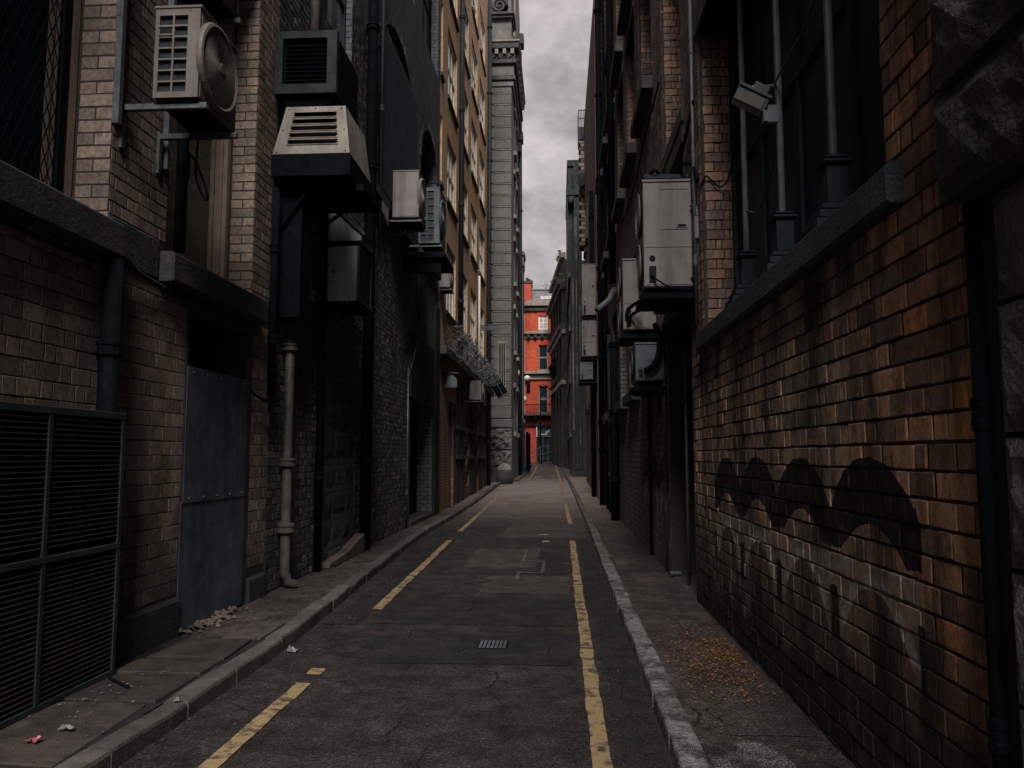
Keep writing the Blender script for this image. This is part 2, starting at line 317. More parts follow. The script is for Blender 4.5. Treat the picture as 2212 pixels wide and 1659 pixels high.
M['fadedmark'] = mk('faded_road_paint', (.05, .044, .041), (.10, .088, .08), sc=8, rough=.8, bump=.5, grime=.8, gcol=(.02, .018, .017), gsc=5, gz=1)
M['mortarpatch'] = mk('pale_mortar_fillet', (.075, .058, .051), (.125, .098, .085), sc=5, rough=.9, bump=.8, bsc=30, grime=.6, gz=1)
# ------------------------------------------------------------------ mesh helpers
ORG = {}
def tag(o, label=None, cat=None, group=None, kind=None):
    if label: o['label'] = label
    if cat: o['category'] = cat
    if group: o['group'] = group
    if kind: o['kind'] = kind
    return o
def thing(name, label, cat, loc, group=None):
    o = bpy.data.objects.new(name, None); COL.objects.link(o)
    o.location = loc; o.empty_display_size = 0.2
    ORG[o.name] = V(loc)
    return tag(o, label, cat, group)
class MB:
    def __init__(s): s.v = []; s.f = []
    def add(s, vs, fs):
        k = len(s.v); s.v += [V(q) for q in vs]; s.f += [tuple(i + k for i in f) for f in fs]
    def poly(s, pts): s.add(pts, [tuple(range(len(pts)))])
    def fbox(s, O, u, v, n, u0, u1, v0, v1, n0, n1, c=0.0):
        O, u, v, n = V(O), V(u), V(v), V(n)
        if u.cross(v).dot(n) < 0: u, u0, u1 = -u, -u1, -u0
        c = min(c, (u1 - u0) * .45, (v1 - v0) * .45, (n1 - n0) * .45)
        P = lambda a, b, d: O + u * a + v * b + n * d
        if c <= 0:
            s.add([P(a, b, d) for d in (n0, n1) for (a, b) in ((u0, v0), (u1, v0), (u1, v1), (u0, v1))],
                  [(3, 2, 1, 0), (4, 5, 6, 7), (0, 1, 5, 4), (1, 2, 6, 5), (2, 3, 7, 6), (3, 0, 4, 7)])
        else:
            vs = []
            for d, i in ((n0, c), (n0 + c, 0), (n1 - c, 0), (n1, c)):
                vs += [P(a, b, d) for (a, b) in ((u0 + i, v0 + i), (u1 - i, v0 + i), (u1 - i, v1 - i), (u0 + i, v1 - i))]
            fs = [(3, 2, 1, 0), (12, 13, 14, 15)]
            for k in (0, 4, 8):
                for j in range(4):
                    a, b = k + j, k + (j + 1) % 4
                    fs.append((a, b, b + 4, a + 4))
            s.add(vs, fs)
        return s
    def box(s, x0, x1, y0, y1, z0, z1, c=0.0):
        return s.fbox((0, 0, 0), (1, 0, 0), (0, 1, 0), (0, 0, 1), min(x0, x1), max(x0, x1), min(y0, y1), max(y0, y1), min(z0, z1), max(z0, z1), c)
    def pbox(s, pl, u0, u1, v0, v1, n0, n1, c=0.0):
        return s.fbox(pl[0], pl[1], (0, 0, 1), pl[2], u0, u1, v0, v1, n0, n1, c)
    def prism(s, pts, d):
        pts = [V(p) for p in pts]; d = V(d); n = len(pts)
        s.add(pts + [p + d for p in pts], [tuple(range(n))[::-1], tuple(range(n, 2 * n))] + [(i, (i + 1) % n, n + (i + 1) % n, n + i) for i in range(n)])
        return s
    def tube(s, pts, r, n=8, caps=True, closed=False):
        pts = [V(p) for p in pts]; m = len(pts); rings = []
        ref = None
        for i, p in enumerate(pts):
            if closed: t = pts[(i + 1) % m] - pts[i - 1]
            else: t = pts[min(i + 1, m - 1)] - pts[max(i - 1, 0)]
            t.normalize()
            if ref is None: ref = t.orthogonal().normalized()
            a = (ref - t * ref.dot(t))
            a = a.normalized() if a.length > 1e-6 else t.orthogonal().normalized()
            ref = a; b = t.cross(a)
            ri = r[i] if isinstance(r, (list, tuple)) else r
            rings.append([p + (a * math.cos(2 * math.pi * k / n) + b * math.sin(2 * math.pi * k / n)) * ri for k in range(n)])
        vs = [q for g in rings for q in g]; fs = []
        for i in range(m if closed else m - 1):
            j = (i + 1) % m
            for k in range(n): fs.append((i * n + k, i * n + (k + 1) % n, j * n + (k + 1) % n, j * n + k))
        if caps and not closed: fs += [tuple(range(n))[::-1], tuple((m - 1) * n + k for k in range(n))]
        s.add(vs, fs); return s
    def lathe(s, c, prof, n=16, axis=(0, 0, 1)):
        """prof: list of (radius, height) along the axis from c"""
        ax = V(axis).normalized(); a = ax.orthogonal().normalized(); b = ax.cross(a); c = V(c)
        vs = []; fs = []
        for r_, h in prof: vs += [c + ax * h + (a * math.cos(2 * math.pi * k / n) + b * math.sin(2 * math.pi * k / n)) * r_ for k in range(n)]
        for i in range(len(prof) - 1):
            for k in range(n): fs.append((i * n + k, i * n + (k + 1) % n, (i + 1) * n + (k + 1) % n, (i + 1) * n + k))
        fs += [tuple(range(n))[::-1], tuple((len(prof) - 1) * n + k for k in range(n))]
        s.add(vs, fs); return s
    def wallp(s, pl, u0, u1, v0, v1, th, holes=(), n1=0.0):
        us = sorted({u0, u1} | {max(u0, min(u1, q)) for h in holes for q in h[:2]}); vs_ = sorted({v0, v1} | {max(v0, min(v1, q)) for h in holes for q in h[2:4]})
        for i in range(len(us) - 1):
            run = None
            for j in range(len(vs_) - 1):
                cu, cv = (us[i] + us[i + 1]) / 2, (vs_[j] + vs_[j + 1]) / 2
                inh = any(h[0] < cu < h[1] and h[2] < cv < h[3] for h in holes)
                if not inh: run = (run[0], vs_[j + 1]) if run else (vs_[j], vs_[j + 1])
                if inh or j == len(vs_) - 2:
                    if run: s.pbox(pl, us[i], us[i + 1], run[0], run[1], n1 - th, n1)
                    run = None
        return s
    def build(s, name, mat, parent=None, smooth=False, origin=None, label=None, cat=None, group=None, kind=None):
        me = bpy.data.meshes.new(name)
        if parent is not None: off = ORG[parent.name]
        elif origin is not None: off = V(origin)
        else:
            xs = [q.x for q in s.v]; ys = [q.y for q in s.v]; zs = [q.z for q in s.v]
            off = V(((min(xs) + max(xs)) / 2, (min(ys) + max(ys)) / 2, min(zs)))
        me.from_pydata([tuple(q - off) for q in s.v], [], s.f)
        me.materials.append(M[mat] if isinstance(mat, str) else mat)
        if smooth:
            for p in me.polygons: p.use_smooth = True
        o = bpy.data.objects.new(name, me); COL.objects.link(o)
        if parent is not None: o.parent = parent
        else: o.location = off
        ORG[o.name] = off
        return tag(o, label, cat, group, kind)

PL = (V((-3.45, 0, 0)), V((0, 1, 0)), V((1, 0, 0)))
PR = (V((1.53, 0, 0)), V((0, 1, 0)), V((-1, 0, 0)))
def facing(Y): return (V((0, Y, 0)), V((1, 0, 0)), V((0, -1, 0)))      # a wall that looks back down the alley

# ---- bricks: laid one by one, the 300 that show largest are objects, the rest one joined part
BR = {}
def lay(parent, pl, u0, u1, v0, v1, mat, holes=(), course=0.105, L=0.235, joint=0.011, depth=0.03, proud=0.0028, wob=0.0012, pattern='flemish', name='brick', minpx=4.0):
    ent = BR.setdefault((parent.name, name), (parent, []))[1]
    nrow = int(round((v1 - v0) / course)); course = (v1 - v0) / max(nrow, 1)
    for k in range(nrow):
        a, b = v0 + k * course, v0 + (k + 1) * course; mid = (a + b) / 2
        iv = [(u0, u1)]
        for h in holes:
            if h[2] < mid < h[3]:
                nv = []
                for (p, q) in iv:
                    if h[1] <= p or h[0] >= q: nv.append((p, q)); continue
                    if h[0] > p: nv.append((p, h[0]))
                    if h[1] < q: nv.append((h[1], q))
                iv = nv
        for (p, q) in iv:
            if pattern == 'reveal':
                cuts = [p, q] if k % 2 else [p, (p + q) / 2, q]
            else:
                unit = L * 1.5
                t = math.floor((p - u0) / unit) * unit + u0 - (0 if k % 2 else unit * 0.5) - unit
                cuts = []; hd = False
                while t < q:
                    cuts.append(t); t += (L * .5 if hd else L) * rr(.975, 1.025); hd = not hd
                cuts = [p] + [c for c in cuts if p + .045 < c < q - .045] + [q]
            for i in range(len(cuts) - 1):
                l = cuts[i + 1] - cuts[i] - joint
                if l < .02: continue
                c = pl[0] + pl[1] * ((cuts[i] + cuts[i + 1]) / 2) + V((0, 0, mid + rr(-.002, .002)))
                pr = proj(c)
                if pr is None or not (-350 < pr[0] < 2560 and -350 < pr[1] < 2010): continue
                d1 = proj(c + pl[1] * (l / 2)); d0 = proj(c - pl[1] * (l / 2))
                if d1 is None or d0 is None: continue
                w = abs(d1[0] - d0[0]) * 1.327; h_ = course * F / pr[2] * 1.327
                if w * h_ < minpx * minpx: continue
                vis = 0 <= pr[0] <= 2212 and 0 <= pr[1] <= 1659
                ent.append((w * h_ if vis else 0, c, pl[1], pl[2], l, course - joint, depth, proud + rr(-wob, wob), mat))
BMESH = {}
def brick_verts(l, h, d, pr, seed):
    rg = random.Random(seed); c = 0.0035
    j = lambda: rg.uniform(-.0022, .0022)
    vs = []
    for z, i in ((-d, 0), (pr - c, 0), (pr, c)):
        for sx, sy in ((-1, -1), (1, -1), (1, 1), (-1, 1)):
            vs.append((sx * (l / 2 - i) + j() * 1.2, sy * (h / 2 - i) + j(), z + j() * .3))
    return vs
BFACES = [(0, 1, 5, 4), (1, 2, 6, 5), (2, 3, 7, 6), (3, 0, 4, 7), (4, 5, 9, 8), (5, 6, 10, 9), (6, 7, 11, 10), (7, 4, 8, 11), (8, 9, 10, 11)]
def set_bricks(limit=300):
    for (pn, name), (parent, ent) in BR.items():
        ent.sort(key=lambda e: -e[0])
        off = ORG[pn]
        for e in [e for e in ent[:limit] if e[0] > 0]:
            _, c, u, n, l, h, d, pr, mat = e
            key = (round(l / .012), round(h, 3), mat, random.randrange(3))
            me = BMESH.get(key)
            if me is None:
                me = bpy.data.meshes.new(name); me.from_pydata(brick_verts(key[0] * .012, h, d, .009, hash(key[:2]) + key[3]), [], BFACES)
                me.materials.append(M[mat]); BMESH[key] = me
            o = bpy.data.objects.new(name, me); COL.objects.link(o); o.parent = parent
            v = V((0, 0, 1)); uu = u if u.cross(v).dot(n) > 0 else -u
            m3 = Matrix((uu, v, n)).transposed()
            m3 = m3 @ Matrix.Rotation(rr(-.007, .007), 3, 'Z') @ Matrix.Rotation(rr(-.004, .004), 3, 'Y')
            mt = m3.to_4x4(); mt.translation = c - off + n * (pr - .009)
            o.matrix_basis = mt
        rest = [e for e in ent[:limit] if e[0] <= 0] + ent[limit:]
        mats = sorted({e[8] for e in rest})
        for mat in mats:
            es = [e for e in rest if e[8] == mat]
            A = np.empty((len(es) * 12, 3), np.float32); 
            cache = {}
            for i, e in enumerate(es):
                _, c, u, n, l, h, d, pr, _m = e
                kk = (round(l, 2), round(h, 3), i % 5)
                if kk not in cache: cache[kk] = np.array(brick_verts(l, h, d, 0.009, i))
                q = cache[kk]
                v = V((0, 0, 1)); uu = u if u.cross(v).dot(n) > 0 else -u
                B = np.array((uu, v, n)); t = np.array(c - off + n * (pr - .009))
                A[i * 12:i * 12 + 12] = q @ B + t
            fc = (np.array(BFACES)[None] + (np.arange(len(es)) * 12)[:, None, None]).reshape(-1)
            me = bpy.data.meshes.new('brickwork')
            me.vertices.add(len(A)); me.vertices.foreach_set('co', A.ravel())
            nf = len(es) * 9
            me.loops.add(nf * 4); me.loops.foreach_set('vertex_index', fc.astype(np.int32))
            me.polygons.add(nf); me.polygons.foreach_set('loop_start', (np.arange(nf) * 4).astype(np.int32))
            me.polygons.foreach_set('use_smooth', np.zeros(nf, dtype=bool)); me.update(calc_edges=True); me.validate()
            me.materials.append(M[mat])
            o = bpy.data.objects.new('brickwork', me); COL.objects.link(o); o.parent = parent; o['kind'] = 'stuff'

def window(parent, pl, u0, u1, v0, v1, dep, fmat, gmat, nu=1, nv=2, fw=.07, bar=.035, fd=.06, panes=True, name='window'):
    """frame in one part, panes its sub-parts; dep is how far the frame sits behind the wall face"""
    m = MB()
    m.pbox(pl, u0, u0 + fw, v0, v1, -dep - fd, -dep); m.pbox(pl, u1 - fw, u1, v0, v1, -dep - fd, -dep)
    m.pbox(pl, u0 + fw, u1 - fw, v0, v0 + fw, -dep - fd, -dep + .002); m.pbox(pl, u0 + fw, u1 - fw, v1 - fw, v1, -dep - fd, -dep + .002)
    us = [u0 + fw + (u1 - u0 - 2 * fw) * i / nu for i in range(nu + 1)]; vs = [v0 + fw + (v1 - v0 - 2 * fw) * i / nv for i in range(nv + 1)]
    for x in us[1:-1]: m.pbox(pl, x - bar / 2, x + bar / 2, v0 + fw, v1 - fw, -dep - fd * .8, -dep - .008)
    for z in vs[1:-1]: m.pbox(pl, u0 + fw, u1 - fw, z - bar * .6, z + bar * .6, -dep - fd * .8, -dep - .004)
    w = m.build(name, fmat, parent)
    for i in range(nu):
        for j in range(nv):
            g = MB(); g.pbox(pl, us[i] + (bar / 2 if i else 0), us[i + 1] - (bar / 2 if i < nu - 1 else 0), vs[j] + (bar * .6 if j else 0), vs[j + 1] - (bar * .6 if j < nv - 1 else 0), -dep - fd * .6 - .008, -dep - fd * .6)
            g.build('pane', gmat, w)
    return w
def lining(parent, pl, u0, u1, v0, v1, d, mat='void'):
    """back of a dark opening"""
    m = MB(); m.pbox(pl, u0 - .02, u1 + .02, v0 - .02, v1 + .02, -d - .03, -d)
    return m.build('opening_lining', mat, parent)

# ------------------------------------------------------------------ the ground
def sm(a, b, x):
    t = max(0.0, min(1.0, (x - a) / (b - a))); return t * t * (3 - 2 * t)
def gz(Y):
    t = max(0.0, min(Y, 84.0) - 20.0)
    return .0008 * t * t if t < 15 else .18 + .024 * (t - 15)
def interp(tab, x):
    if x <= tab[0][0]: return tab[0][1]
    for (a, b), (c, d) in zip(tab, tab[1:]):
        if x <= c: return b + (d - b) * (x - a) / (c - a)
    return tab[-1][1]
KLT = [(-10, -2.40), (7, -2.42), (10, -2.58), (16, -2.88), (36, -2.95), (39.5, -2.9), (42.5, -2.15), (50, -2.1), (66, -2.25), (72, -3.4), (90, -9)]
KRT = [(-10, .60), (10, .63), (20, .66), (32, .58), (45, .40), (60, .17), (68, .1), (74, .6), (90, 9)]
LLT = [(-10, -1.94), (6, -1.92), (9.5, -2.05), (16, -2.22), (26, -2.40), (36, -2.42), (42, -1.72), (50, -1.66), (64, -1.8), (70, -2.4)]
def KL(Y): return interp(KLT, Y)
def KR(Y): return interp(KRT, Y)
def LL(Y): return interp(LLT, Y)
def LR(Y): return KR(Y) - .395
def rz(x, y):
    return gz(y) + .012 * mnoise.noise((x * .9, y * .35, 3.1)) + .006 * mnoise.noise((x * 2.1, y * 1.3, 7.7))
def yrange(a, b):
    ys = []; y = a
    while y < b: ys.append(y); y += .14 if y < 24 else .6
    return ys + [b]
ST = 'structure'
def sheet(fx0, fx1, y0, y1, nx, fz, name, mat, parent=None, kind=None, jit=0.0):
    ys = yrange(y0, y1); vs = []; fs = []
    for i, y in enumerate(ys):
        a = fx0(y) if callable(fx0) else fx0; b = fx1(y) if callable(fx1) else fx1
        if jit:
            a += jit * mnoise.noise((y * 3.1, a, 1.0)) ; b += jit * mnoise.noise((y * 3.3, b, 5.0))
        for k in range(nx + 1):
            x = a + (b - a) * k / nx; vs.append((x, y, fz(x, y)))
    for i in range(len(ys) - 1):
        for k in range(nx): q = i * (nx + 1) + k; fs.append((q, q + 1, q + nx + 2, q + nx + 1))
    m = MB(); m.add(vs, fs)
    return m.build(name, mat, parent, smooth=True, origin=(0, 0, 0) if parent is None else None, kind=kind)
g = MB(); ys = [-300, -60, -10, 0, 20, 24, 28, 32, 40, 60, 84, 400]
for a, b in zip(ys, ys[1:]): g.poly([(-400, a, gz(a) - .06), (400, a, gz(a) - .06), (400, b, gz(b) - .06), (-400, b, gz(b) - .06)])
g.build('ground', 'asphalt', origin=(0, 0, 0), kind=ST)
road = sheet(lambda y: KL(y) - .02, lambda y: KR(y) + .02, -8, 84, 18, rz, 'road', 'asphalt', kind=ST)
# worn yellow lines, built as separate strokes of paint
def line(fn, y0, y1, w=.105):
    sheet(lambda y: fn(y) - w / 2, lambda y: fn(y) + w / 2, y0, y1, 2, lambda x, y: rz(x, y) + .008, 'yellow_line', 'yellow', road, jit=.018)
for a, b in ((1.5, 5.95), (6.18, 6.36), (8.75, 15.9), (17.8, 26.1), (27, 32.5), (39.5, 69)): line(LL, a, b, .11 if a < 30 else .13)
for a, b in ((1.5, 3.9), (3.93, 7.1), (7.14, 10.6), (10.63, 16.0), (19.9, 27.4), (33.5, 46), (46.5, 67)): line(LR, a, b, .11 if a < 30 else .13)
def patch(x0, x1, y0, y1, mat, dz=.004, jit=.05, name='asphalt_patch'):
    sheet(x0, x1, y0, y1, 6, lambda x, y: rz(x, y) + dz, name, mat, road, jit=jit)
patch(-1.22, .58, 16.5, 19.9, 'asphaltpale', jit=.01)
patch(-1.95, .2, 8.05, 9.6, 'asphaltdark', jit=.45)
patch(-1.75, .24, 6.55, 7.62, 'asphaltdark', jit=.5)
patch(-1.0, .12, 9.9, 11.3, 'asphaltpale', jit=.2)
patch(-1.5, -.35, 12.1, 14.6, 'asphaltpale', jit=.06)
patch(-.35, .05, 11.5, 14.2, 'asphaltdark', jit=.05)
patch(.34, .60, 3.0, 16.2, 'asphaltdark', jit=.06)
patch(-2.40, -2.05, 8, 15.5, 'asphaltdark', jit=.06)
for x0, x1, y0, y1 in ((-.62, -.57, 12.9, 14.5), (-.62, -.24, 12.82, 12.9), (-.28, -.23, 11.6, 12.82), (-.62, -.28, 11.55, 11.64), (-.62, -.57, 10.9, 11.55)):
    patch(x0, x1, y0, y1, 'fadedmark', dz=.009, jit=.004, name='faded_paint_mark')
for x0, x1, y0, y1 in ((-1.45, -1.1, 47, 47.6), (-1.5, -1.1, 45.6, 46.1), (-.5, -.3, 46.6, 47.2), (-.45, -.25, 17.1, 17.25), (-.35, -.2, 15.7, 15.9)):
    patch(x0, x1, y0, y1, 'litterw', dz=.009, jit=.004, name='faded_paint_mark')
# iron cover
cv = MB(); x0, x1, y0, y1 = -.74, -.47, 7.05, 7.36; zc = rz(-.6, 7.2)
cv.box(x0, x1, y0, y1, zc - .03, zc + .009)
cvo = cv.build('drain_cover', 'black', label='small rectangular iron drain cover set in the dark asphalt', cat='drain cover')
for i in range(7):
    for j in range(4):
        b = MB(); b.box(x0 + .015 + i * .036, x0 + .04 + i * .036, y0 + .02 + j * .073, y0 + .072 + j * .073, zc + .009, zc + .015, .002); b.build('raised_stud', 'iron', cvo)
# pavements
WL = -3.45
pl_ = sheet(-3.75, lambda y: KL(y) - .15, -8, 70, 10, lambda x, y: gz(y) + .088 + .008 * mnoise.noise((x * 2, y * 1.4, 9)), 'pavement_left', 'walk', kind=ST)
pr_ = sheet(lambda y: KR(y) + .14, 1.9, -8, 66, 8, lambda x, y: gz(y) + .092 + .008 * mnoise.noise((x * 2, y * 1.4, 4)), 'pavement_right', 'walk', kind=ST)
sheet(lambda y: KR(y) + .17, lambda y: 1.35 - .12 * (y - 3), 1.5, 4.62, 5, lambda x, y: gz(y) + .099 + .008 * mnoise.noise((x * 2, y * 1.4, 4)), 'wet_patch', 'asphaltwet', pr_, jit=.10)
sheet(lambda y: KR(y) + .35, 1.50, 4.75, 5.6, 5, lambda x, y: gz(y) + .096 + .008 * mnoise.noise((x * 2, y * 1.4, 4)), 'pavement_patch', 'asphaltpale', pr_, jit=.08)
# flagstones, each its own slab
def slab(pts, z, name='flagstone', mat='flag', th=.03, par=None):
    c = V((sum(p[0] for p in pts) / len(pts), sum(p[1] for p in pts) / len(pts), 0))
    lo_ = [V((p[0], p[1], z - th)) for p in pts]; mid = [V((p[0], p[1], z - .006 + rr(-.002, .002))) for p in pts]
    top = [V((p[0] + (c.x - p[0]) * .025, p[1] + (c.y - p[1]) * .025, z + rr(-.003, .003))) for p in pts]
    n = len(pts); m = MB()
    m.add(lo_ + mid + top, [tuple(range(2 * n, 3 * n))] + [(i + k, (i + 1) % n + k, (i + 1) % n + k + n, i + k + n) for k in (0, n) for i in range(n)])
    return m.build(name, mat, par)
sheet(-3.40, lambda y: KL(y) - .17, 2.1, 6.95, 6, lambda x, y: gz(y) + .099 + .006 * mnoise.noise((x * 2, y * 1.4, 9)), 'pavement_bed', 'asphaltdark', pl_)
yy = 2.2; fl = []
for ln in (.95, .9, 1.05, .62, .42, .72):
    xa, xb = -3.30 + rr(-.03, .05), KL(yy) - .19
    sk = rr(-.08, .08); mid = rr(.4, .6)
    slab([(xa, yy + .03), (xa + (xb - xa) * mid, yy + .03 + rr(-.03, .03)), (xb - .02, yy + .03 + sk * .4), (xb - .02 - rr(0, .05), yy + ln - .03 + rr(-.03, .03)), (xa + (xb - xa) * .5, yy + ln - .03 + rr(-.05, .04)), (xa + rr(0, .06), yy + ln - .02)], gz(yy) + .116 + rr(-.010, .010), par=pl_)
    yy += ln
slab([(-2.98, 6.9), (-2.62, 6.88), (-2.62, 7.5), (-2.85, 7.55)], .115, par=pl_)
for k in range(6): # right pavement: a few broken flags
    y0 = 11.9 + k * 1.15
    slab([(KR(y0) + .2, y0), (.98 + rr(-.1, .1), y0 + rr(-.05, .05)), (1.0 + rr(-.1, .1), y0 + .8), (KR(y0) + .2, y0 + .9 + rr(-.1, .1))], gz(y0) + .108 + rr(-.004, .004), par=pr_)
# kerbs
def kerb(name, fx, side, y0, y1, matfn, w, lab):
    root = bpy.data.objects.new(name, None); COL.objects.link(root); root.location = (fx(5), 5, 0); ORG[root.name] = V((fx(5), 5, 0)); root['kind'] = ST
    y = y0
    while y < y1:
        ln = rr(.72, 1.05) if side < 0 else rr(.55, 1.1)
        if y > 30: ln = 1.6
        a, b = y + .006, y + ln - .006
        m = MB(); za, zb = gz(a) + .115 + rr(-.018, .016), gz(b) + .115 + rr(-.012, .012)
        N = 4; vs = []; fs = []
        ww = w * rr(.92, 1.08)
        for i in range(N + 1):
            t = i / N; yv = a + (b - a) * t; xx = fx(yv) + rr(-.006, .006); zz = za + (zb - za) * t + rr(-.004, .004)
            r = .02
            prof = [(0, -.2), (0, -r * 1.2), (.35 * r, -.35 * r), (r * 1.2, 0), (ww - r, 0), (ww, -r), (ww, -.2)]
            vs += [(xx + side * p, yv, zz + q + (rr(-.003, .003) if abs(q) < .1 else 0)) for p, q in prof]
        np_ = 7
        for i in range(N):
            for k in range(np_ - 1): q = i * np_ + k; fs.append((q, q + 1, q + np_ + 1, q + np_))
        fs += [tuple(range(np_)), tuple(N * np_ + k for k in range(np_))]
        m.add(vs, fs); m.build('kerb_stone', matfn(y), root)
        y += ln
kerb('kerb_left', KL, -1, 1.6, 66, lambda y: 'kerb', .165, '')
kerb('kerb_right', KR, 1, 1.6, 64, lambda y: 'granite' if y < 11.6 else 'kerb', .16, '')
# ================================================================== RIGHT SIDE
XR = 1.53
# ---- the rusticated stone building at the alley mouth
st = thing('stone_building', 'dark rusticated stone corner building at right edge of alley mouth', 'building', (1.6, 1.2, 0))
b = MB(); b.box(1.53, 6, -4, 2.78, 0, 20)
b.build('wall', 'lmortar', st)
PS = (V((1.53, 0, 0)), V((0, 1, 0)), V((-1, 0, 0)))
def stoneblock(pl, u0, u1, v0, v1, n1, parent, mat='rough', amp=.018, name='stone_block', res=.06, n0=-.02, seed=0):
    """a rock-faced block: chamfered margin and a hewn, uneven face"""
    nu, nv = max(2, int((u1 - u0) / res)), max(2, int((v1 - v0) / res)); vs = []; fs = []
    for i in range(nu + 1):
        for j in range(nv + 1):
            a, c = u0 + (u1 - u0) * i / nu, v0 + (v1 - v0) * j / nv
            edge = i in (0, nu) or j in (0, nv)
            p = pl[0] + pl[1] * a + V((0, 0, c))
            d = n1 - .022 if edge else n1 + amp * (mnoise.noise(p * 5.0 + V((seed, 0, 0))) + .6 * mnoise.noise(p * 13.0))
            vs.append(p + pl[2] * d)
    idx = lambda i, j: i * (nv + 1) + j
    for i in range(nu):
        for j in range(nv): fs.append((idx(i, j), idx(i + 1, j), idx(i + 1, j + 1), idx(i, j + 1)))
    rim = [idx(i, 0) for i in range(nu + 1)] + [idx(nu, j) for j in range(1, nv + 1)] + [idx(i, nv) for i in range(nu - 1, -1, -1)] + [idx(0, j) for j in range(nv - 1, 0, -1)]
    k = len(vs)
    for q in rim: vs.append(vs[q] - pl[2] * (n1 - .022 - n0))
    for i in range(len(rim)): j = (i + 1) % len(rim); fs.append((rim[j], rim[i], k + i, k + j))
    m = MB(); m.add(vs, fs)
    return m.build(name, mat, parent)
zz = 0.0
for k, hgt in enumerate((.42, .46, .44, .45, .45, .39)):
    e = 2.765 + rr(-.02, .015)
    uu = [e, e - (.62 if k % 2 else .85), .95, .1, -.9]
    for a, c in zip(uu, uu[1:]): stoneblock(PS, c + .012, a - .008, zz + .010, zz + hgt - .010, .045, st, seed=k)
    zz += hgt
# the big upper blocks lean out over the alley like a corbel
for k, (z0, z1, n1, e) in enumerate(((2.62, 3.02, .14, 2.93), (3.02, 3.5, .17, 2.86), (3.5, 4.0, .15, 2.84), (4.0, 4.5, .16, 2.86), (4.5, 5.0, .15, 2.84), (5.0, 5.5, .15, 2.85))):
    uu = [e, e - .7, 1.4, .5, -.6]
    for a, c in zip(uu, uu[1:]): stoneblock(PS, c + .01, a - .008, z0 + .01, z1 - .01, n1, st, 'corbel', seed=k + 9, n0=-.05, res=.07, amp=.03)

# ---- the brick warehouse
wh = thing('brick_warehouse', 'long brown brick warehouse down the right side with stone sills and painted arches', 'building', (1.6, 17, 0))
Y0, Y1 = 2.79, 28.4
BAYS = [(9.4, 11.05), (12.3, 14.04), (15.0, 16.76), (17.7, 19.4), (20.4, 22.1), (23.1, 24.8), (25.8, 27.5)]
H1 = [(3.65, 8.18, 3.01, 6.25), (9.05, 10.95, 0, 3.25)] + [(a, c, 3.9 if i == 0 else 2.98, 5.5) for i, (a, c) in enumerate(BAYS)]
ZU = lambda i: (5.97, 9.2) if i == 0 else (7.8, 10.6)
H2 = [(3.65, 8.18, 7.5, 10.6)] + [(a, c) + ZU(i) for i, (a, c) in enumerate(BAYS)]
H3 = [(3.65, 8.18, 11.6, 14.6)] + [(a, c, 11.3, 14.3) for a, c in BAYS]
H4 = [(a, c, 15.4, 18.2) for a, c in BAYS]
HA = H1 + H2 + H3 + H4
b = MB(); b.wallp(PR, Y0, 14.5, 0, 11, .42, [h for h in HA if h[0] < 14.5]); b.build('wall', 'rmortar', wh)
b = MB(); b.wallp(PR, Y0, 14.5, 11, 21.5, .42, [h for h in HA if h[0] < 14.5]); b.wallp(PR, 14.5, Y1, 0, 21.5, .42, [h for h in HA if h[0] > 14.5]); b.build('upper_wall', 'dwall', wh)
b = MB(); b.box(1.95, 5.5, Y1 - .3, Y1, 0, 21.5); b.box(1.95, 5.5, Y0, Y1 - .3, 21.3, 21.5); b.build('rear_wall', 'dwall', wh)
lay(wh, PR, 2.95, 9.0, .0, 2.81, 'rbrick', [(9.05, 10.95, 0, 3.3)], proud=.006, wob=.0035, joint=.015, course=.118)
lay(wh, PR, 2.95, 3.64, 2.81, 6.9, 'rbrick', proud=.006, wob=.0035, joint=.015, course=.118)
lay(wh, PR, 8.25, 14.5, 0, 10.9, 'dbrick', HA + [(8.0, 9.0, 0, 2.79)], minpx=5)
# splayed brick bands between the bays: bullnose bricks on every far jamb
PJ = lambda Y: facing(Y)
def bullnose(parent, Y, z0, z1, xin, mat='jbrick', dep=.34):
    """far jamb of an opening: courses that turn the corner with a rounded nose"""
    n = int((z1 - z0) / .105); r = .085
    for k in range(n):
        z = z0 + k * .105; h = .092
        pc = proj(V((xin, Y, z)))
        if pc is None or not (-100 < pc[1] < 1700): continue
        a = .22 if k % 2 else .13
        prof = [(xin, Y + .12)] + [(xin + r - r * math.cos(t), Y + r - r * math.sin(t)) for t in [i * math.pi / 10 for i in range(6)]] + [(xin + a, Y), (xin + a, Y + .12)]
        ox, oy = rr(-.003, .003), rr(-.004, .004)
        key = ('bull', k % 2, mat)
        me = BMESH.get(key)
        if me is None:
            q = MB(); q.prism([(x - xin, y - Y, 0) for x, y in prof], (0, 0, h))
            me = bpy.data.meshes.new('bullnose_brick'); me.from_pydata([tuple(v) for v in q.v], [], q.f); me.materials.append(M[mat]); BMESH[key] = me
        o = bpy.data.objects.new('bullnose_brick', me); COL.objects.link(o); o.parent = parent
        o.location = V((xin - .010 + ox, Y - .012 + oy, z)) - ORG[parent.name]
    pl = (V((0, Y, 0)), V((1, 0, 0)), V((0, -1, 0)))
    for k in range(n):
        z = z0 + k * .105; a = .22 if k % 2 else .13
        lay(parent, pl, xin + a, xin + dep, z - .006, z + .099, mat, course=.105, pattern='one', L=.235, minpx=3)
bullnose(wh, 8.18, 3.03, 6.25, 1.53)
for Y in (11.05, 14.04, 16.76):
    bullnose(wh, Y, 3.9 if Y < 12 else 2.98, 5.5, 1.53); bullnose(wh, Y, 5.97 if Y < 12 else 7.8, 9.2 if Y < 12 else 10.6, 1.53)
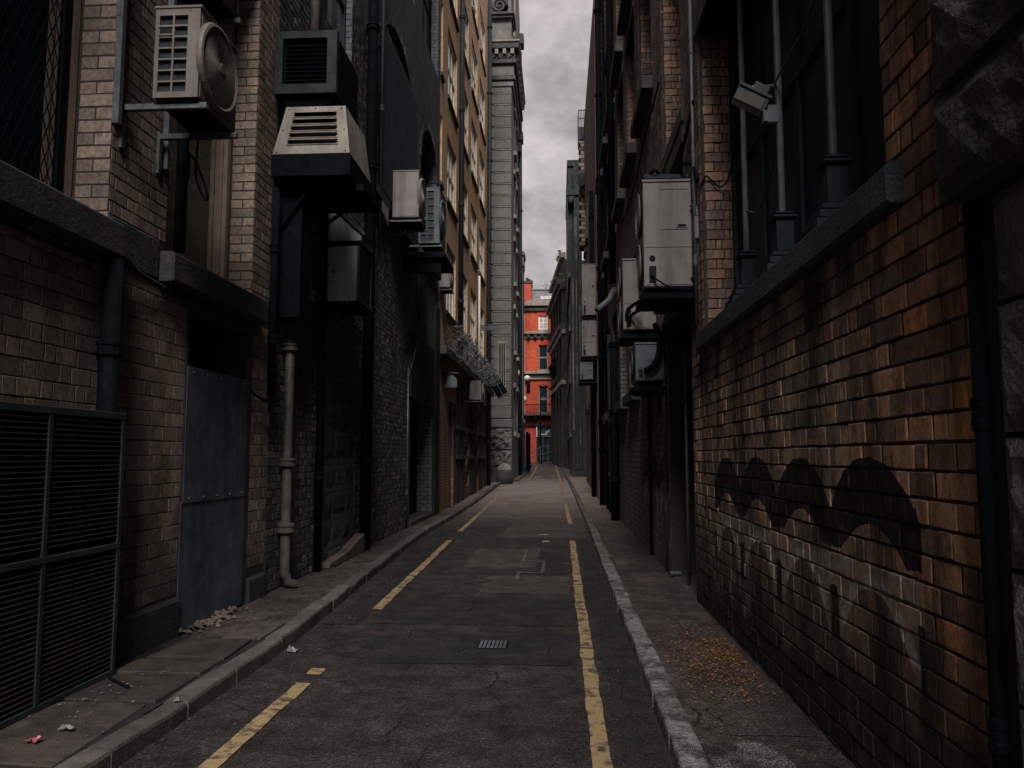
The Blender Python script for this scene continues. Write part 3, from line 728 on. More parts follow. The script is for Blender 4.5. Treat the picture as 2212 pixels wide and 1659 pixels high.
# sills, lintels
def sillbox(parent, pl, u0, u1, v0, v1, n1, mat='sill', name='sill', n0=-.4):
    m = MB(); s_ = 10
    m.pbox(pl, u0, u1, v0, v1, n0, n1, .018)
    return m.build(name, mat, parent)
sillbox(wh, PR, 3.46, 8.36, 2.815, 3.005, .075)
for i, (a, c) in enumerate(BAYS):
    sillbox(wh, PR, a - .14, c + .14, (3.72 if i == 0 else 2.76), (3.90 if i == 0 else 2.97), .17)
    sillbox(wh, PR, a - .14, c + .14, ZU(i)[0] - .22, ZU(i)[0] - .01, .03 if i == 0 else .18, 'darkstone')
    sillbox(wh, PR, a - .14, c + .14, 11.1, 11.3, .19, 'darkstone')
    sillbox(wh, PR, a - .10, c + .10, 5.5, 5.74, .02, 'darkstone', 'lintel')
    sillbox(wh, PR, a - .10, c + .10, ZU(i)[1], ZU(i)[1] + .25, .02, 'darkstone', 'lintel')
sillbox(wh, PR, 3.5, 8.36, 6.25, 6.55, .03, 'darkstone', 'lintel')
sillbox(wh, PR, 8.95, 11.05, 3.25, 3.5, .03, 'black', 'lintel')
# first big window: dark glass behind slender iron columns
window(wh, PR, 3.67, 8.16, 3.02, 6.24, .30, 'bluedark', 'glassdark', 4, 2, fw=.08, bar=.05)
for i, (a, c) in enumerate(BAYS):
    for (z0, z1) in ((2.98, 5.5), ZU(i), (11.3, 14.3), (15.4, 18.2)):
        if a < 10 and z0 < 3: z0 = 3.92
        window(wh, PR, a + .01, c - .01, z0 + .01, z1 - .01, .28, 'bluedark', 'glassdark', 2, 3, fw=.07)
window(wh, PR, 3.67, 8.16, 7.51, 10.59, .30, 'bluedark', 'glassdark', 4, 2)
window(wh, PR, 3.67, 8.16, 11.61, 14.59, .30, 'bluedark', 'glassdark', 4, 2)
for Y in (4.71, 5.80, 6.92):
    x = 1.67; m = MB()
    m.tube([(x, Y, 3.49), (x, Y, 6.2)], .025, 10)
    col = m.build('column', 'iron', wh, smooth=False)
    for (s_, z0, z1) in ((.165, 3.008, 3.085), (.135, 3.087, 3.145), (.110, 3.147, 3.19), (.062, 3.192, 3.44), (.085, 3.442, 3.472), (.070, 3.474, 3.50)):
        q = MB(); q.box(x - s_, x + s_, Y - s_, Y + s_, z0, z1, .012); q.build('column_base', 'bluedark', col)
    q = MB(); q.box(x - .12, x + .12, Y - .12, Y + .12, 6.12, 6.24, .02); q.build('capital', 'bluedark', col)
# the recessed black double doors
d = MB(); d.pbox(PR, 9.05, 9.985, .02, 3.25, -.40, -.34); dd = d.build('door', 'black', wh)
d = MB(); d.pbox(PR, 10.015, 10.95, .02, 3.25, -.40, -.34); d2 = d.build('door', 'black', wh)
for q, (a, c) in ((dd, (9.05, 9.985)), (d2, (10.015, 10.95))):
    for z0, z1 in ((.15, 1.0), (1.15, 2.1), (2.25, 3.1)):
        e = MB(); e.pbox(PR, a + .12, c - .12, z0, z1, -.338, -.315, .015); e.build('door_panel', 'black', q)
    e = MB(); h_ = 9.9 if q is dd else 10.1; e.tube([onp for onp in (PR[0] + PR[1] * h_ + V((.31, 0, 1.0)), PR[0] + PR[1] * h_ + V((.27, 0, 1.0)), PR[0] + PR[1] * h_ + V((.27, 0, 1.2)), PR[0] + PR[1] * h_ + V((.31, 0, 1.2)))], .012, 6); e.build('door_handle', 'iron', q)
e = MB(); e.pbox(PR, 9.0, 11.0, .02, .10, -.4, .02, .01); e.build('doorstep', 'darkstone', wh)

# ---- pipes
def pipe(label, pts, r, mat, collars=(), group=None, n=12, name='drainpipe', brackets=()):
    m = MB(); m.tube(pts, r, n)
    zmin = min(p[2] for p in pts)
    base = [p for p in pts if p[2] == zmin][0]
    o = m.build(name, mat, smooth=True, origin=base, label=label, cat='drainpipe', group=group)
    for (p, ax, rad, ln) in collars:
        q = MB(); ax = V(ax)
        q.lathe(V(p) - ax * ln / 2, [(rad * .95, 0), (rad * 1.08, .01), (rad * 1.08, ln * .3), (rad * .98, ln * .35), (rad * .98, ln * .65), (rad * 1.08, ln * .7), (rad * 1.08, ln - .01), (rad * .95, ln)], n, ax)
        q.build('collar', mat, o)
    for (p, nrm) in brackets:
        q = MB(); p = V(p); nrm = V(nrm); q.fbox(p, V((0, 1, 0)), V((0, 0, 1)), nrm, -r * 1.7, r * 1.7, -.025, .025, -r * 1.9, r * 1.12, .004); q.build('bracket', mat, o)
    return o
up = (0, 0, 1)
def vpipe(label, x, y, z0, z1, r, mat, step=1.8, group=None, side=1, name='drainpipe'):
    cs = [((x, y, z), up, r * 1.22, .12) for z in np.arange(z0 + step * .6, z1, step)]
    return pipe(label, [(x, y, z0), (x, y, (z0 + z1) / 2), (x, y, z1)], r, mat, cs, group, name=name)
vpipe('thick black iron downpipe in the corner between orange brick wall and stone blocks', 1.50, 2.87, .09, 2.62, .028, 'black', 1.1)
vpipe('wide black downpipe on far right wall beside the grey outdoor units, full height', 1.42, 20.3, 6.2, 21, .09, 'black', 3.2)
vpipe('black downpipe nearest the stacked grey units on the right, rising to the roof', 1.40, 25.75, gz(26) + .1, 21.2, .10, 'black', 3.0)
vpipe('thin black pipe close against the wide black downpipe high on right wall', 1.46, 23.9, gz(24) + .1, 21.2, .05, 'black', 3.0)
vpipe('stout black waste pipe standing on right pavement beyond the second painted arches', 1.40, 19.9, gz(20) + .1, 4.6, .11, 'black', 1.7)
vpipe('slim dark pipe just past the stout black waste pipe, low on right wall', 1.46, 22.6, gz(22) + .1, 5.2, .06, 'bluedark', 1.8)
pipe('angled grey pipe stub jutting from right wall under the outdoor units', [(1.50, 20.4, 6.1), (1.32, 20.3, 5.75), (1.0, 20.0, 5.45)], .085, 'iron')
vpipe('narrow grey conduit down the middle of black recessed doorway', 1.60, 10.0, .1, 3.2, .018, 'galv', 9)
vpipe('dark pipe beside the distant leaning brick patch, near far end of right wall', 1.30, 29.9, gz(29) + .1, 12, .09, 'black', 3.0)

# ---- air conditioners
def bracket_arm(parent, x0, x1, y, z, mat='galv', drop=.35, xw=None):
    m = MB(); m.box(x0, x1, y - .022, y + .022, z - .05, z, .004)
    xw = xw if xw is not None else x0
    s_ = -1 if x1 > x0 else 1
    m.box(xw - .004, xw + .03, y - .024, y + .024, z - drop, z + .02) if x1 > x0 else m.box(xw - .03, xw + .004, y - .024, y + .024, z - drop, z + .02)
    return m.build('bracket', mat, parent)
def ac_tall(label, x0, x1, y0, y1, z0, z1, mat='acgrey', group='outdoor units on right wall', seams=True, wallx=1.53, detail=True):
    """condenser on the right wall; its end panel looks back down the alley, its fans look left"""
    t = thing('outdoor_unit', label, 'air conditioner', ((x0 + x1) / 2, (y0 + y1) / 2, z0), group)
    m = MB(); m.box(x0, x1, y0, y1, z0, z1, .018); m.build('casing', mat, t)
    w, h = x1 - x0, z1 - z0
    fy = facing(y0)
    p = MB(); p.pbox(fy, x0 + w * .34, x1 - .012, z0 + h * .375, z1 - .05, 0, .006, .003); p.build('end_panel', mat, t)
    p = MB(); p.pbox(fy, x0 + .012, x0 + w * .33, z0 + h * .375, z1 - .05, 0, .006, .003); p.build('end_panel', mat, t)
    p = MB(); p.pbox(fy, x0 + .012, x1 - .012, z0 + .03, z0 + h * .365, 0, .006, .003); svc = p.build('service_cover', mat, t)
    p = MB(); p.pbox(fy, x0 + w * .68, x1 - .05, z0 + h * .555, z0 + h * .595, .006, .014, .003); hd = p.build('handle', mat, t)
    q = MB(); q.pbox(fy, x0 + w * .71, x1 - .065, z0 + h * .563, z0 + h * .587, .014, .0155); q.build('handle_recess', 'void', hd)
    for zf in (.78, .40):
        p = MB(); p.pbox(fy, x0 + w * .36, x1 - .03, z0 + h * (zf + .14), z0 + h * (zf + .147), .006, .012, .002); p.build('ridge', mat, t)
    if detail:
        q = MB(); q.lathe((x0 + w * .17, y0 - .006, z0 + h * .27), [(.035, 0), (.035, .004)], 14, (0, -1, 0)); q.build('port', 'void', svc)
        q = MB(); q.pbox(fy, x0 + w * .1, x0 + w * .25, z0 + .05, z0 + h * .2, .006, .009); q.build('port', 'void', svc)
    # lid and fan side
    p = MB(); p.box(x0 - .012, x1 + .006, y0 - .012, y1 + .012, z1 - .012, z1 + .022, .008); p.build('lid', mat, t)
    n = 2 if h > 1.0 else 1
    fl_ = (V((x0, 0, 0)), V((0, 1, 0)), V((-1, 0, 0)))
    for k in range(n):
        zc = z0 + h * (k + .5) / n; yc = y0 + (y1 - y0) * .48; rad = min(h / n, y1 - y0) * .42
        p = MB()
        for i in range(6): p.tube([(x0 - .03, yc + rad * (i + 1) / 6 * math.cos(a), zc + rad * (i + 1) / 6 * math.sin(a)) for a in np.arange(0, 2 * math.pi, math.pi / 12)], .006, 4, closed=True)
        for a in np.arange(0, math.pi, math.pi / 4): p.tube([(x0 - .03, yc - rad * math.cos(a), zc - rad * math.sin(a)), (x0 - .03, yc + rad * math.cos(a), zc + rad * math.sin(a))], .005, 4)
        fg = p.build('fan_grille', mat, t)
        p = MB(); p.lathe((x0 - .004, yc, zc), [(rad, 0), (rad, .004)], 20, (-1, 0, 0)); p.build('fan_opening', 'void', fg)
    for y in (y0 + .08, y1 - .1): bracket_arm(t, wallx, x0 - .02, y, z0 - .02, 'black', .4)
    p = MB(); p.box(x0 - .03, wallx, y0 - .05, y1 + .03, z0 - .14, z0 - .075, .006); p.build('tray', 'black', t)
    return t
A1 = ac_tall('large beige outdoor unit nearest on right wall, above the black doorway', .955, 1.485, 8.62, 9.3, 3.56, 4.77)
A2 = ac_tall('large beige outdoor unit half hidden behind the nearest one, trailing black hoses', 1.0, 1.50, 12.0, 12.8, 3.63, 4.73)
A3 = ac_tall('smaller dim outdoor unit low on right wall with thick curved hose', 1.10, 1.50, 11.2, 12.0, 2.76, 3.30, 'acdim')
A4 = ac_tall('flat grey outdoor unit far along right wall, top one of the stacked pair', .88, 1.39, 28.55, 29.5, 6.85, 8.76, wallx=1.40)
A5 = ac_tall('flat grey outdoor unit far along right wall, under its stacked twin', .85, 1.39, 28.55, 29.5, 5.33, 6.68, wallx=1.40)
A6 = ac_tall('small bluish unit far along right wall below the stacked grey pair', .78, 1.25, 28.55, 29.4, 4.47, 5.10, 'acdim', wallx=1.40)
def cable(label, pts, r=.012, mat='black', name='cable', group=None, cat='cable', sub=6):
    P = [V(p) for p in pts]; out = []
    for i in range(len(P) - 1):
        a, b_, c, d = P[max(i - 1, 0)], P[i], P[i + 1], P[min(i + 2, len(P) - 1)]
        for k in range(sub):
            t = k / sub
            out.append(.5 * ((2 * b_) + (c - a) * t + (2 * a - 5 * b_ + 4 * c - d) * t * t + (3 * b_ - a - 3 * c + d) * t ** 3))
    out.append(P[-1])
    m = MB(); m.tube(out, r, 6); return m.build(name, mat, smooth=True, label=label, cat=cat, group=group)
cable('black cable drooping across the service cover of the nearest right unit', [(1.03, 8.60, 3.70), (1.08, 8.56, 3.64), (1.22, 8.55, 3.55), (1.36, 8.56, 3.52), (1.49, 8.60, 3.54)], .010)
cable('thick pale hose looping down beside nearest right outdoor unit', [(1.47, 8.58, 4.47), (1.52, 8.50, 4.42), (1.525, 8.48, 4.15), (1.52, 8.5, 3.85), (1.51, 8.55, 3.70), (1.47, 8.60, 3.66)], .018, 'iron')
cable('upper black hose arching out of the second right unit into the wall', [(1.04, 11.95, 3.82), (1.08, 11.9, 3.95), (1.25, 11.6, 4.0), (1.4, 10.6, 3.78), (1.5, 9.6, 3.55)], .028)
cable('lower black hose from the second right unit sagging under its twin', [(1.06, 11.95, 3.72), (1.12, 11.9, 3.85), (1.3, 11.4, 3.86), (1.45, 10.4, 3.66), (1.52, 9.7, 3.5)], .024)
cable('thick black curved hose dropping to the dim low unit on right wall', [(1.42, 11.5, 3.62), (1.44, 11.15, 3.4), (1.42, 11.12, 3.15), (1.34, 11.12, 2.98), (1.22, 11.15, 2.9)], .045)
cable('loose bundle of black wires lying on top of nearest right unit', [(1.0, 8.92, 4.82), (1.1, 8.72, 4.94), (1.25, 8.92, 4.87), (1.38, 8.72, 4.97), (1.48, 8.5, 4.92), (1.51, 8.35, 4.67)], .022)
cable('thin wire sagging across the rounded brick pier from units to dark window', [(1.50, 8.2, 4.5), (1.56, 8.14, 4.64), (1.62, 8.14, 4.60), (1.72, 8.12, 4.52), (1.78, 7.9, 4.65), (1.69, 6.9, 5.05)], .009)
m = MB(); m.box(.98, 1.48, 8.75, 9.2, 4.85, 4.90, .004); m.box(1.01, 1.2, 8.8, 9.1, 4.90, 4.93); m.build('roofing_scrap', 'bluedark', label='dark scrap of sheet lying under wires on nearest right unit', cat='scrap sheet')
m = MB(); m.box(1.488, 1.528, 8.42, 8.58, 4.05, 4.30, .008); o = m.build('junction_box', 'acgrey', label='small pale junction box beside nearest right unit', cat='junction box')
# ---- floodlight on the iron column
t = thing('floodlight', 'tilted grey floodlight fixed to slender column in the dark right window', 'floodlight', (1.45, 5.85, 4.4))
Rm = Matrix.Rotation(math.radians(28), 3, V((0, 1, 0))) @ Matrix.Rotation(math.radians(16), 3, V((1, 0, 0)))
c0 = V((1.48, 5.9, 4.42))
def ob(parent, name, mat, sx, sy, sz, off=(0, 0, 0), c=.01):
    m = MB(); o_ = c0 + Rm @ V(off); m.fbox(o_, Rm @ V((1, 0, 0)), Rm @ V((0, 1, 0)), Rm @ V((0, 0, 1)), -sx, sx, -sy, sy, -sz, sz, c); return m.build(name, mat, parent)
hs = ob(t, 'housing', 'iron', .125, .10, .055)
ob(t, 'lens_hood', 'galv', .135, .112, .012, (0, 0, .068), .004)
ob(t, 'lens', 'acdirty', .105, .004, .042, (-.005, -.105, -.004), .002)
ob(t, 'ballast_box', 'iron', .06, .05, .035, (.03, .02, .112))
m = MB(); m.tube([(1.50, 5.9, 4.53), (1.58, 5.88, 4.52), (1.66, 5.82, 4.50)], .016, 8); m.build('arm', 'galv', t)
m = MB(); m.box(1.56, 1.63, 5.70, 5.76, 4.16, 4.30, .008); m.box(1.53, 1.56, 5.70, 5.76, 4.17, 4.26, .006); m.build('sensor_box', 'iron', label='little grey sensor box on the column under the floodlight', cat='sensor box')
cable('thin wire running from floodlight up across the dark right window', [(1.64, 5.8, 4.50), (1.66, 5.5, 4.56), (1.67, 5.1, 4.60), (1.66, 4.75, 4.80), (1.67, 4.2, 5.4)], .008, 'iron')
cable('thin wire hanging in the dark right window left of the floodlight', [(1.66, 5.8, 4.05), (1.7, 6.2, 3.95), (1.7, 6.6, 3.78), (1.67, 6.95, 3.9)], .007, 'iron')

# can at the door foot
t = thing('drinks_can', 'crushed silver drinks can lying at foot of black doorway', 'can', (1.53, 10.75, .1))
m = MB(); m.lathe((1.47, 10.72, .14), [(.026, 0), (.033, .012), (.033, .135), (.027, .15)], 14, (.97, .2, 0)); m.build('can_body', 'galv', t, smooth=False)

# ---- beyond the warehouse on the right
bt = thing('brick_tower_building', 'tall mauve brick building with toothed pale brick edge and roof railing, far right', 'building', (2.5, 38, 0))
m = MB(); m.wallp((V((1.40, 0, 0)), V((0, 1, 0)), V((-1, 0, 0))), 28.4, 41.2, 0, 19.0, .4, [(33, 34.4, 4, 6.5), (36, 37.4, 8, 10.5), (36, 37.4, 4, 6.5), (38.4, 39.7, 4, 6.5), (38.4, 39.7, 8, 10.5), (36, 37.4, 12, 14.5), (38.4, 39.7, 12, 14.5)]); m.box(1.8, 6, 28.4, 28.7, 0, 19); m.box(1.4, 6, 28.4, 41.2, 19.0, 19.15)
m.build('wall', 'mauvewall', bt)
PT = (V((1.40, 0, 0)), V((0, 1, 0)), V((-1, 0, 0)))
for (a, c, z0, z1) in ((33, 34.4, 4, 6.5), (36, 37.4, 8, 10.5), (36, 37.4, 4, 6.5), (38.4, 39.7, 4, 6.5), (38.4, 39.7, 8, 10.5), (36, 37.4, 12, 14.5), (38.4, 39.7, 12, 14.5)):
    window(bt, PT, a, c, z0, z1, .1, 'bluedark', 'glassdark', 1, 2); m = MB(); m.pbox(PT, a - .1, c + .1, z0 - .18, z0, -.2, .1); m.build('sill', 'peel', bt)
z = 12.6; k = 0
while z < 18.2:
    m = MB(); m.box(1.12 + (k % 2) * .10, 1.40, 40.0, 40.7, z + .012, z + .20, .01); m.build('brick', 'palestone' if k % 3 else 'mortarpatch', bt); z += .212; k += 1
m = MB(); m.box(1.1, 1.40, 40.0, 41.2, 18.2, 19.0, .02); m.box(1.14, 1.40, 40.7, 41.2, 12.6, 18.2); m.build('parapet', 'clad', bt)
m = MB()
for y in (40.1, 40.6, 41.1): m.tube([(1.12, y, 19), (1.12, y, 19.95)], .03, 6)
for x in (1.25, 1.4, 1.5): m.tube([(x, 40.1, 19), (x, 40.1, 19.95)], .025, 6)
for z in (19.5, 19.95): m.tube([(2.2, 40.1, z), (1.12, 40.1, z), (1.12, 41.1, z)], .035, 6)
m.build('roof_railing', 'iron', bt)
m = MB(); m.prism([(1.02, 39.2, 16.2), (1.40, 39.2, 16.2), (1.40, 39.2, 15.6), (1.2, 39.2, 15.5)], (0, .5, 0)); m.build('hopper_head', 'bluedark', bt)

dk = thing('dark_clad_building', 'narrow dark building with overhanging clad top and streaked pale window strips, far right', 'building', (1.2, 50, 0))
m = MB(); m.box(.72, 5, 45.4, 57, 0, 13); m.build('wall', 'brownstone', dk)
m = MB(); m.box(.60, 1.38, 46, 56.6, 12.2, 19.1, .03); m.box(.56, 1.4, 45.9, 56.8, 19.1, 19.5, .02); m.build('clad_box', 'clad', dk)
m = MB(); m.box(.48, 1.42, 45.3, 45.7, 17.1, 17.5, .02); m.prism([(.56, 45.35, 17.1), (1.0, 45.35, 17.1), (.85, 45.35, 16.7), (.7, 45.35, 16.7)], (0, .3, 0)); m.build('steel_beam', 'clad', dk)
PF = facing(45.4)
for x0, x1 in ((.73, .795), (.905, 1.015), (1.105, 1.19), (1.27, 1.395)):
    m = MB(); m.pbox(PF, x0, x1, .9, 12.6, 0, .04, .01); m.build('dark_strip', 'clad', dk)
for x0, x1, z0, z1 in ((.80, .90, 3.2, 12.2), (1.02, 1.10, 4.5, 15.8), (1.2, 1.26, 2.4, 10.5), (.95, .99, 12.5, 15.8)):
    m = MB(); m.pbox(PF, x0, x1, z0, z1, 0, .05, .01); m.build('pale_strip', 'peel', dk)
m = MB(); m.box(.95, 1.40, 45.41, 45.6, 12.9, 19.0); m.build('upper_wall', 'clad', dk)
PD = (V((.72, 0, 0)), V((0, 1, 0)), V((-1, 0, 0)))
for z0 in (2.5, 5.6, 8.7):
    for y in (46.5, 49.5, 52.5, 55): window(dk, PD, y, y + 1.3, z0 + gz(50), z0 + 2 + gz(50), -.03, 'peel', 'glassdark', 1, 2)
for z in (2.2, 5.3, 8.4, 11.6): m = MB(); m.pbox(PD, 45.4, 57, z + .6, z + .85, -.1, .12, .02); m.build('string_course', 'darkstone', dk)

# the old stone front that bends into view
A, B = V((.42, 57.2, 0)), V((-.62, 70, 0)); U = (B - A).normalized(); NN = V((U.y, -U.x, 0)) * -1; LEN = (B - A).length
sf = thing('stone_fronted_building', 'stained stone fronted building with cornices beside the red building', 'building', (A.x + .8, 60, 0))
PSF = (A, U, NN); zb = .6
hol = []
for i in range(4):
    u0 = 1.0 + i * 2.95
    for z0, z1 in ((3.0, 5.8), (7.0, 9.9), (11.4, 13.2)): hol.append((u0, u0 + 1.3, zb + z0, zb + z1))
m = MB(); m.wallp(PSF, 0, LEN, zb, 16.2, .5, hol); m.build('wall', 'brownstone', sf)
m = MB(); m.pbox(PSF, 0, .4, 0, 16.2, -4, -.5); m.pbox(PSF, 0, LEN, 15.9, 16.1, -4, -.5); m.build('side_wall', 'brownstone', sf)
for h in hol: window(sf, PSF, *h, .25, 'darkstone', 'glassdark', 1, 2)
for z, d_, hh in ((6.55, .25, .3), (10.6, .4, .4), (10.3, .22, .3), (14.0, .5, .35), (13.65, .3, .35), (16.0, .25, .3)):
    m = MB(); m.pbox(PSF, -.1, LEN + d_ * .5, z + zb - .2, z + hh + zb - .2, -.1, d_, .03); m.build('cornice', 'darkstone' if hh > .32 else 'palestone', sf)
for i in range(5):
    u0 = .3 + i * 2.95
    for z0, z1 in ((.7, 6.4), (7.3, 10.6), (11.2, 13.8)): m = MB(); m.pbox(PSF, u0 - .18, u0 + .18, z0 + zb - .1, z1 + zb - .2, -.02, .12, .02); m.build('pilaster', 'brownstone', sf)
for i in range(3): # dormers in the attic
    u0 = 1.4 + i * 4; m = MB(); m.pbox(PSF, u0, u0 + 1.6, 14.6, 16.6, -1.2, -.05, .02); dm = m.build('dormer', 'darkstone', sf)
    window(sf, PSF, u0 + .25, u0 + 1.35, 14.9, 16.3, .02, 'white', 'glassblue', 2, 2, name='dormer_window')

def shrub(label, c, r, n=60, group=None, twigs=6):
    t = thing('roof_shrub', label, 'shrub', c, group)
    rg = random.Random(int(c[1] * 100 + c[2])); c = V(c)
    tips = []
    m = MB()
    for i in range(twigs):
        d = V((rg.uniform(-1, 1), rg.uniform(-.8, .8), rg.uniform(.5, 1.4))).normalized() * r * rg.uniform(.6, 1.2)
        mid = c + d * .5 + V((0, 0, .12 * r)); m.tube([c, mid, c + d], [.02 * r, .014 * r, .006 * r], 5); tips += [c + d * k for k in (.5, .65, .8, .9, 1)]
    m.build('stem', 'twig', t)
    m = MB()
    for i in range(n):
        p = rg.choice(tips) + V((rg.gauss(0, .13), rg.gauss(0, .13), rg.gauss(0, .11))) * r
        a = V((rg.uniform(-1, 1), rg.uniform(-1, 1), rg.uniform(-.6, .8))).normalized(); b_ = a.orthogonal().normalized(); s_ = r * rg.uniform(.07, .15)
        m.add([p - a * s_, p + b_ * s_ * .45, p + a * s_, p - b_ * s_ * .45], [(0, 1, 2, 3)])
    o = m.build('leaves', 'leafgreen', t); return t
shrub('straggly shrub on the cornice nearest the red building', (-.50, 68.5, 16.2), 1.0, 80)
shrub('bushy weed growing on the parapet right of straggly shrub', (.05, 60.5, 16.6), 1.15, 150)
shrub('small weed sprouting from the dark wall top beside the parapet weed', (.55, 57.0, 14.2), 1.0, 90)
# lantern and hanging bracket on the stone front
t = thing('wall_lantern', 'black wall lantern on scrolled bracket, far right beside red building', 'wall lantern', (-.30, 64.0, 8.2))
def lant(t, c, s=1.0, mat='black'):
    c = V(c); m = MB(); m.lathe(c, [(.10 * s, 0), (.26 * s, .55 * s), (.32 * s, .6 * s), (.12 * s, .85 * s), (.03 * s, 1.0 * s)], 6); m.build('lantern_body', mat, t)
lant(t, (-.45, 64.0, 8.0), 1.5); m = MB(); m.tube([(.1, 64, 9.6), (-.15, 64, 9.7), (-.4, 64, 9.6), (-.45, 64, 9.4)], .05, 6); m.tube([(.1, 64, 8.6), (-.2, 64, 9.3), (-.35, 64, 9.6)], .04, 6); m.build('bracket_arm', 'black', t)
t = thing('hanging_bracket', 'dark pointed iron bracket jutting out in front of the red building', 'wall bracket', (-.3, 66, 6.5))
m = MB(); m.tube([(.0, 66, 8.2), (-.35, 66, 7.6), (-.75, 66, 7.35), (-1.05, 66, 7.5)], [.14, .11, .08, .03], 6); m.tube([(-.1, 66, 6.5), (-.45, 66, 7.1), (-.75, 66, 7.35)], [.08, .07, .05], 6); m.tube([(-.4, 66, 7.5), (-.62, 66, 6.4), (-.8, 66, 6.2)], [.1, .06, .02], 6); m.build('iron_scroll', 'black', t)
# ================================================================== LEFT SIDE
XL = -3.45
gb = thing('glazed_brick_building', 'buff glazed brick building nearest on the left with tall wooden windows', 'building', (-4, 4, 0))
L1 = 9.1
HL = [(-2.2, .6, 3.48, 7.2), (1.9, 5.66, 3.48, 7.2), (6.56, 8.49, 3.48, 7.2), (7.0, 8.55, 0, 3.18)]
HLU = [(1.9, 5.66, 8.4, 11.6), (6.56, 8.49, 8.4, 11.6)]
m = MB(); m.wallp(PL, -3.5, L1, 0, 14, .5, HL + HLU); m.pbox(PL, -3.5, L1, 13.8, 14, -5, -.5); m.pbox(PL, L1 - .3, L1, 0, 13.8, -5, -.5); m.build('wall', 'lmortar', gb)
SILLS = [(1.5, 5.66), (6.42, 8.62)]
lay(gb, PL, 2.2, L1, .46, 3.20, 'lbrick', [(7.0, 8.55, 0, 3.2), (2.2, 4.6, 0, 1.9)], course=.122, L=.245, joint=.008, proud=.003)
lay(gb, PL, 5.67, 6.55, 3.56, 8.3, 'lbrick'); lay(gb, PL, 8.50, L1, 3.46, 8.3, 'lbrick')
lay(gb, PL, 3.0, 5.66, 7.45, 9.0, 'lbrick', minpx=6)
for Y in (5.66, 8.49):
    fp = facing(Y); lay(gb, fp, XL - .015, XL - .0 - .27, 3.47, 7.1, 'lbrick') if False else None
    lay(gb, fp, XL - .275, XL + .006, 3.47, 7.1, 'lbrick', pattern='reveal', depth=.02)
# stone sill band and plinth
for a, c in SILLS: sillbox(gb, PL, a, c, 3.20, 3.46, .15, 'stone', n0=-.5)
sillbox(gb, PL, 5.67, 6.41, 3.20, 3.55, .03, 'stone', 'stone_block', n0=-.1)
m = MB(); m.pbox(PL, -3.5, 6.99, 0, .44, -.05, .05, .03); m.build('plinth', 'stone', gb)
m = MB(); m.pbox(PL, 8.56, L1, 0, .36, -.05, .04, .03); m.build('plinth', 'stone', gb)
for a, c in ((1.9, 5.66), (6.56, 8.49)): sillbox(gb, PL, a - .1, c + .1, 7.2, 7.44, .02, 'stone', 'lintel'); sillbox(gb, PL, a - .1, c + .1, 8.2, 8.4, .12, 'stone')
sillbox(gb, PL, 6.9, 8.65, 3.06, 3.195, .02, 'stone', 'lintel')
# tall timber windows: deep cream frames set well back
for (a, c, gm) in ((1.9, 5.65, 'glassdark'), (6.58, 8.48, 'glassbeige')):
    m = MB()
    m.pbox(PL, c - .09, c, 3.46, 7.2, -.50, -.285, .008); m.pbox(PL, a, a + .09, 3.46, 7.2, -.50, -.285, .008); m.pbox(PL, a, c, 7.08, 7.2, -.5, -.3)
    fr = m.build('window_frame', 'wood', gb)
    m = MB(); m.pbox(PL, c - .12, c - .091, 3.46, 7.08, -.47, -.42, .004); m.pbox(PL, c - .115, c - .0905, 3.46, 7.08, -.36, -.33, .004); m.build('frame_bead', 'wood', fr)
    m = MB(); m.pbox(PL, a + .09, c - .092, 3.47, 3.58, -.49, -.44); m.pbox(PL, a + .09, c - .092, 5.3, 5.37, -.488, -.45); m.build('sash_rail', 'wood', fr)
    for z0, z1 in ((3.58, 5.3), (5.37, 7.08)): q = MB(); q.pbox(PL, a + .09, c - .092, z0, z1, -.48, -.47); q.build('pane', gm, fr)
for (a, c) in ((1.9, 5.66), (6.56, 8.49)): window(gb, PL, a, c, 8.41, 11.59, .28, 'wood', 'glassdark', 2, 2, fw=.12)
window(gb, PL, -2.2, .6, 3.48, 7.2, .28, 'wood', 'glassdark', 2, 2, fw=.12)
lining(gb, PL, 7.0, 8.55, 0, 3.18, .47)
m = MB(); m.pbox(PL, 8.50, 8.546, .1, 3.05, -.4, .01); m.pbox(PL, 7.004, 7.05, .1, 3.05, -.4, .01); m.build('door_frame', 'stone', gb)
# security mesh in front of the first window
sg = thing('window_mesh', 'black diagonal security mesh over the big window at top left', 'window mesh', (-3.72, 4, 3.5))
m = MB()
for k in range(-34, 64):
    for s_ in (1, -1):
        y0 = 3.0 + k * .085; z0, z1 = 3.62, 7.0
        ya, yb = (y0, y0 + s_ * 1.5); z_a, z_b = z0, z1
        def clipp(y, z, yo, zo):
            return y, z
        p, q = V((-3.74, ya if s_ > 0 else ya + 1.5, z0)), V((-3.74, (ya + 1.5) if s_ > 0 else ya, z1))
        t0, t1 = 0.0, 1.0; dy = q.y - p.y
        for bnd, sg_ in ((2.0, 1), (5.44, -1)):
            f0 = (p.y - bnd) * sg_; f1 = (q.y - bnd) * sg_
            if f0 < 0 and f1 < 0: t0 = 2
            elif f0 < 0: t0 = max(t0, f0 / (f0 - f1))
            elif f1 < 0: t1 = min(t1, f0 / (f0 - f1))
        if t0 < t1: m.tube([p + (q - p) * t0, p + (q - p) * t1], .0045, 4)
o = m.build('mesh_wire', 'black', sg); o['kind'] = 'stuff'
m = MB(); m.box(-3.76, -3.72, 5.44, 5.50, 3.55, 7.05); m.box(-3.76, -3.72, 2.0, 5.44, 3.55, 3.61); m.build('mesh_frame', 'black', sg)

